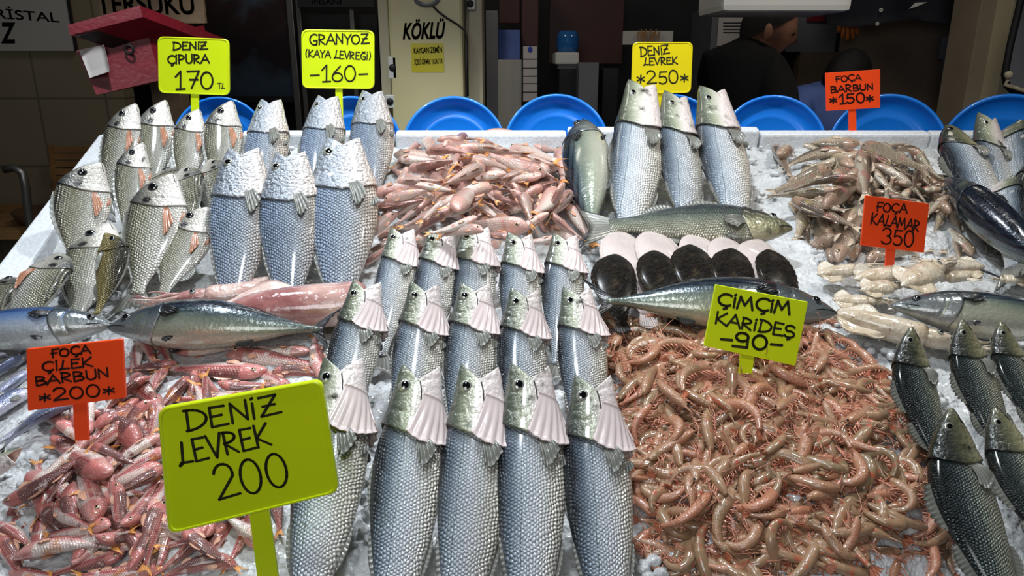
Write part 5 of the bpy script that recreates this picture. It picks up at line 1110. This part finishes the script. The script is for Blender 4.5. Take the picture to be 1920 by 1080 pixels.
r = root('straw_picture', 'white board with golden straw behind the 250 sign', 'picture', 1190, 118, 3.8); boxpart(r, 'board', M['white_panel'], 1168, 58, 1262, 84, 3.8, .02); boxpart(r, 'stand', M['black'], 1205, 84, 1225, 663, 3.81, .05)
for k in range(14): a = aty(1200+k*1.6, 118, 3.78); e = aty(1196+k*3.2, 60-(k % 3)*3, 3.78); part(r, 'straw', MB().tube([a, (a+e)/2+Vector((.01*math.sin(k), -.01, 0)), e], .003, 5).mesh('straw', M['crate']))
b = MB(); bx(b, 1358, -90, 1604, 22, 2.55, .34, 0, .02); o = link('white_tub', b.mesh('white_tub', M['white'], False)); tag(o, 'white plastic tub hanging into the top of the view', 'tub')
one('grey_fridge', 'dark grey fridge with a paper notice behind the man', 'fridge', M['grey'], 1316, 12, 1420, 580, 4.4, .5)
r = root('fridge_notice', 'printed white notice on the dark grey fridge', 'notice', 1372, 80, 4.39); boxpart(r, 'sheet', M['paper'], 1346, 33, 1400, 86, 4.39, .004, 0)
for k in range(4): boxpart(r, 'text_line', M['ink_black'], 1356, 42+k*6, 1396, 44+k*6, 4.388, .002, 0)
one('blue_cabinet', 'dark blue grey cabinet right of the man', 'cabinet', M['grey'], 1478, 14, 1570, 98, 4.5, .4)
one('red_strip', 'dark red strip on top of the blue grey cabinet', 'strip', M['red'], 1515, 18, 1568, 41, 4.48, .02)
one('dark_red_cloth', 'dark red patch at the top of the right pillar', 'cloth', M['red'], 1812, -40, 1842, 19, 3.4, .02)
one('brown_cupboard', 'brownish cupboard below the blue grey cabinet', 'cupboard', M['beige'], 1476, 97, 1572, 573, 4.5, .4)
# right side: board wall fittings, pillars
b = MB(); bx(b, 1764, 70, 1788, 111, 3.96, .05, 0, .006); r = root('switch_box', 'grey switch box with conduits on the stained board wall', 'switch box', 1776, 111, 3.96); part(r, 'case', b.mesh('case', M['grey'], False))
part(r, 'conduit', MB().tube([aty(1787, 70, 3.97), aty(1790, 40, 3.97), aty(1798, 25, 3.97)], .006, 8).mesh('conduit', M['grey'])); part(r, 'conduit', MB().tube([aty(1770, 111, 3.97), aty(1768, 300, 3.97)], .012, 8).mesh('conduit', M['grey']))
def slantbox(name, x0, x1, Y, dep, mat):
    xa = aty(x0, 110, Y).x; xb = aty(x1, 110, Y).x; b = MB(); b.box(((xa+xb)/2, Y+dep/2, 1.6), (xb-xa, dep, 3.2), None, 0, .004); return struct(link(name, b.mesh(name, mat, False)))
M['pillar'] = plain('brown_grey_pillar', g((150, 136, 116)), .35, .15, 4)
slantbox('pillar_1', 1822, 1876, 3.2, .2, M['pillar']); slantbox('pillar_2', 1880, 1916, 3.1, .2, M['cream_dark']); slantbox('trim_3', 1800, 1822, 3.6, .1, M['black'])
r = root('black_framed_pane', 'black rimmed rounded pane leaning at the right edge with a rope', 'pane', 1900, 165, 2.75)
pts = [(1925, -60), (1912, 10), (1893, 90), (1884, 140), (1888, 160), (1900, 172), (1990, 205)]
part(r, 'rim', MB().tube([aty(x, y, 2.75) for x, y in pts], .012, 8).mesh('rim', M['black']))
b = MB(); q = [aty(x, y, 2.755) for x, y in pts]+[aty(2000, -60, 2.755)]; b.add(q+[p+Vector((0, .01, 0)) for p in q], [list(range(8)), list(range(8, 16))[::-1]]+[[i, (i+1) % 8, 8+(i+1) % 8, 8+i] for i in range(8)]); part(r, 'pane', b.mesh('pane', M['grey'], False))
b = MB(); b.tube([aty(x, y, 2.72) for x, y in ((1886, 138), (1890, 150), (1884, 158), (1898, 163), (1925, 172), (1990, 192))], .007, 8); b.ball(aty(1891, 141, 2.715), .014, 6); tag(link('knotted_rope', b.mesh('knotted_rope', M['rope'])), 'pale knotted rope tied to the black rimmed pane', 'rope')
# hanging jacket and rubber gloves
r = root('hanging_jacket', 'dark navy jacket hanging in front of the stained board wall', 'jacket', 1690, 46, 3.7)
P = np.zeros((25, 12, 3))
for i in range(25):
    for j in range(12):
        u, v = i/24, j/11; p = aty(1545+270*u+(20*u if v > .8 else 0), -170+(v*(214+6*math.sin(u*9))), 3.72); P[i, j] = (p.x, p.y-.05*math.sin(PI*u)-.02*math.sin(u*17+v*2)*v, p.z)
Vs, Fs = sheet(P, .012); part(r, 'cloth', mesh('cloth', Vs, Fs, M['navy']))
for (x, y) in ((1652, 19), (1645, 45)): c = aty(x, y, 3.64); part(r, 'snap_button', MB().lathe([(.003, 0), (.007, .003), (.009, 0)], 14, c, Matrix.Rotation(PI/2, 3, 'X')).mesh('snap_button', M['white']))
b = MB(); b.add([aty(x, y, 3.625) for x, y in ((1704, 17), (1716, 5), (1738, 4), (1722, 11))]+[aty(x, y, 3.629) for x, y in ((1704, 17), (1716, 5), (1738, 4), (1722, 11))], [[3, 2, 1, 0], [4, 5, 6, 7], [0, 1, 5, 4], [1, 2, 6, 5], [2, 3, 7, 6], [3, 0, 4, 7]]); part(r, 'white_tag', b.mesh('white_tag', M['white'], False))
r = root('rubber_gloves', 'orange rubber gloves hanging with fingers down beside the navy jacket', 'gloves', 1590, 76, 3.8)
part(r, 'hook', MB().tube([aty(1590, 30, 3.82), aty(1590, 26, 3.9), aty(1590, 26, 4.002)], .004, 6).mesh('hook', M['metal'])); part(r, 'palm', MB().ball(aty(1588, 36, 3.82), (.055, .03, .05), 10).mesh('palm', M['glove']))
for k, (x0, x1, y1) in enumerate(((1576, 1573, 62), (1583, 1580, 72), (1590, 1589, 76), (1597, 1599, 74), (1604, 1607, 66))): part(r, 'finger', MB().tube([aty(x0, 38, 3.8), aty((x0+x1)/2, (44+y1)/2, 3.79), aty(x1, y1-4, 3.8), aty(x1, y1, 3.8)], [.011, .011, .010, .004], 9).mesh('finger', M['glove']))
# ---------------------------------------------------------------- people
def skin_body(name, joints, edges, mat, parent, lv=2):
    me = bpy.data.meshes.new(name); me.from_pydata([j[0] for j in joints], edges, []); o = link(name, me, parent)
    o.matrix_parent_inverse = parent.matrix_world.inverted()
    sk = o.modifiers.new('s', 'SKIN'); sk.use_smooth_shade = True; d = me.skin_vertices[0].data
    for i, j in enumerate(joints): d[i].radius = (j[1], j[2] if len(j) > 2 else j[1]); d[i].use_root = i == 0
    sb = o.modifiers.new('b', 'SUBSURF'); sb.levels = lv; sb.render_levels = lv
    dg = bpy.context.evaluated_depsgraph_get(); m2 = bpy.data.meshes.new_from_object(o.evaluated_get(dg)); o.modifiers.clear(); o.data = m2
    m2.materials.clear(); m2.materials.append(mat); m2.polygons.foreach_set('use_smooth', [True]*len(m2.polygons)); return o
def head(parent, c, face, size, hair_low=.0):
    """head turned towards FACE; hair is a shell over crown and nape"""
    f = Vector(face).normalized(); up = Vector((0, 0, 1)); up = (up-f*up.dot(f)).normalized(); s = f.cross(up)
    def put(x, y, z): return c + f*x*size + s*y*size + up*z*size
    V = []; F = []; n = 22; m = 32
    for i in range(n+1):
        a = PI*i/n
        for k in range(m):
            b_ = 2*PI*k/m; x = math.sin(a)*math.cos(b_); y = math.sin(a)*math.sin(b_); z = math.cos(a)
            rx, ry, rz = .46, .36, .54; q = 1.0
            if z < -.1: ry *= 1+.35*(z+.1); rx *= 1+.12*(z+.1)
            X, Y, Z_ = x*rx, y*ry, z*rz
            if x > .5:
                X += .10*math.exp(-(y/.16)**2-((z+.12)/.16)**2) + .03*math.exp(-((z-.16)/.08)**2) - .03*math.exp(-((abs(y)-.38)/.14)**2-((z-.04)/.1)**2) + .035*math.exp(-(y/.3)**2-((z+.48)/.06)**2) + .05*math.exp(-(y/.3)**2-((z+.78)/.14)**2)
            V.append(put(X, Y, Z_))
    for i in range(n):
        for k in range(m): F.append([i*m+k, (i+1)*m+k, (i+1)*m+(k+1) % m, i*m+(k+1) % m])
    h = part(parent, 'head', mesh('head', V, F, M['skin']))
    for sd in (1, -1):
        part(parent, 'ear', MB().ball(put(-.03, sd*.375, -.10), (.075*size, .075*size, .15*size), 8).mesh('ear', M['skin']))
        part(parent, 'eye', MB().ball(put(.40, sd*.14, .03), .035*size, 6).mesh('eye', M['pupil']))
    V2 = []; F2 = []
    for i in range(15):
        a = PI*.58*i/14
        for k in range(m):
            b_ = 2*PI*k/m; back = .5-.5*math.cos(b_); lim = .20+.36*back; aa = a*(lim/.58)*1.35
            x = math.sin(aa)*math.cos(b_); y = math.sin(aa)*math.sin(b_); z = math.cos(aa); V2.append(put(x*.495-.01, y*.395, z*.585+.005))
    for i in range(14):
        for k in range(m): F2.append([i*m+k, (i+1)*m+k, (i+1)*m+(k+1) % m, i*m+(k+1) % m])
    part(parent, 'hair', mesh('hair', V2, F2, M['hair'])); return h
Ym = 3.35
def q(x, y, Y=Ym): return aty(x, y, Y)[:]
r = root('person', 'person in a black jacket bending forward, seen from behind, facing right', 'person', 1410, 300, Ym); r.matrix_world = Matrix.Translation((aty(1410, 240, Ym).x, Ym, 0)); bpy.context.view_layer.update()
hip = aty(1385, 300, Ym)
skin_body('jacket', [(q(1392, 330), .17, .13), (q(1393, 260), .175, .13), (q(1400, 190), .20, .14), (q(1403, 130), .19, .13), (q(1412, 88), .12, .10), (q(1425, 72), .062), (q(1352, 125, 3.42), .085), (q(1334, 180, 3.45), .07), (q(1328, 240, 3.35), .06), (q(1455, 135, 3.25), .085), (q(1466, 190, 3.1), .07), (q(1480, 235, 3.0), .058)], [(0, 1), (1, 2), (2, 3), (3, 4), (4, 5), (3, 6), (6, 7), (7, 8), (3, 9), (9, 10), (10, 11)], M['blackcloth'], r)
part(r, 'neck', MB().tube([aty(1422, 96, Ym), aty(1436, 66, Ym-.02)], [.062, .056], 14).mesh('neck', M['skin']))
head(r, aty(1443, 52, Ym-.03), (.95, -.18, -.34), .235)
hz = hip.z-.22
for dx in (-.09, .09): part(r, 'trouser_leg', MB().tube([(hip.x+dx, Ym, hz+.25), (hip.x+dx, Ym-.02, hz*.5), (hip.x+dx, Ym, .07)], [.10, .075, .06], 12).mesh('trouser_leg', M['blackcloth'])); part(r, 'shoe', MB().ball((hip.x+dx, Ym-.05, .045), (.05, .13, .045), 8).mesh('shoe', M['black']))
Yp = 3.55
r = root('person', 'person with dark hair and a blue shirt bending low behind the orange 150 sign', 'person', 1560, 300, Yp); r.matrix_world = Matrix.Translation((aty(1560, 240, Yp).x, Yp, 0)); bpy.context.view_layer.update()
def q2(x, y, Y=Yp): return aty(x, y, Y)[:]
skin_body('shirt', [(q2(1545, 330), .16, .12), (q2(1548, 260), .165, .12), (q2(1550, 205), .17, .12), (q2(1556, 172), .11, .10), (q2(1568, 158), .06), (q2(1502, 190, 3.5), .075), (q2(1488, 225, 3.4), .06), (q2(1600, 190, 3.5), .075), (q2(1612, 235, 3.4), .06)], [(0, 1), (1, 2), (2, 3), (3, 4), (2, 5), (5, 6), (2, 7), (7, 8)], M['bluecloth'], r)
head(r, aty(1588, 146, Yp-.05), (.6, .3, -.5), .225)
hp_ = aty(1548, 300, Yp)
for dx in (-.09, .09): part(r, 'trouser_leg', MB().tube([(hp_.x+dx, Yp, hp_.z), (hp_.x+dx, Yp-.03, hp_.z*.5), (hp_.x+dx, Yp, .07)], [.095, .072, .058], 12).mesh('trouser_leg', M['navy'])); part(r, 'shoe', MB().ball((hp_.x+dx, Yp-.05, .045), (.05, .13, .045), 8).mesh('shoe', M['black']))
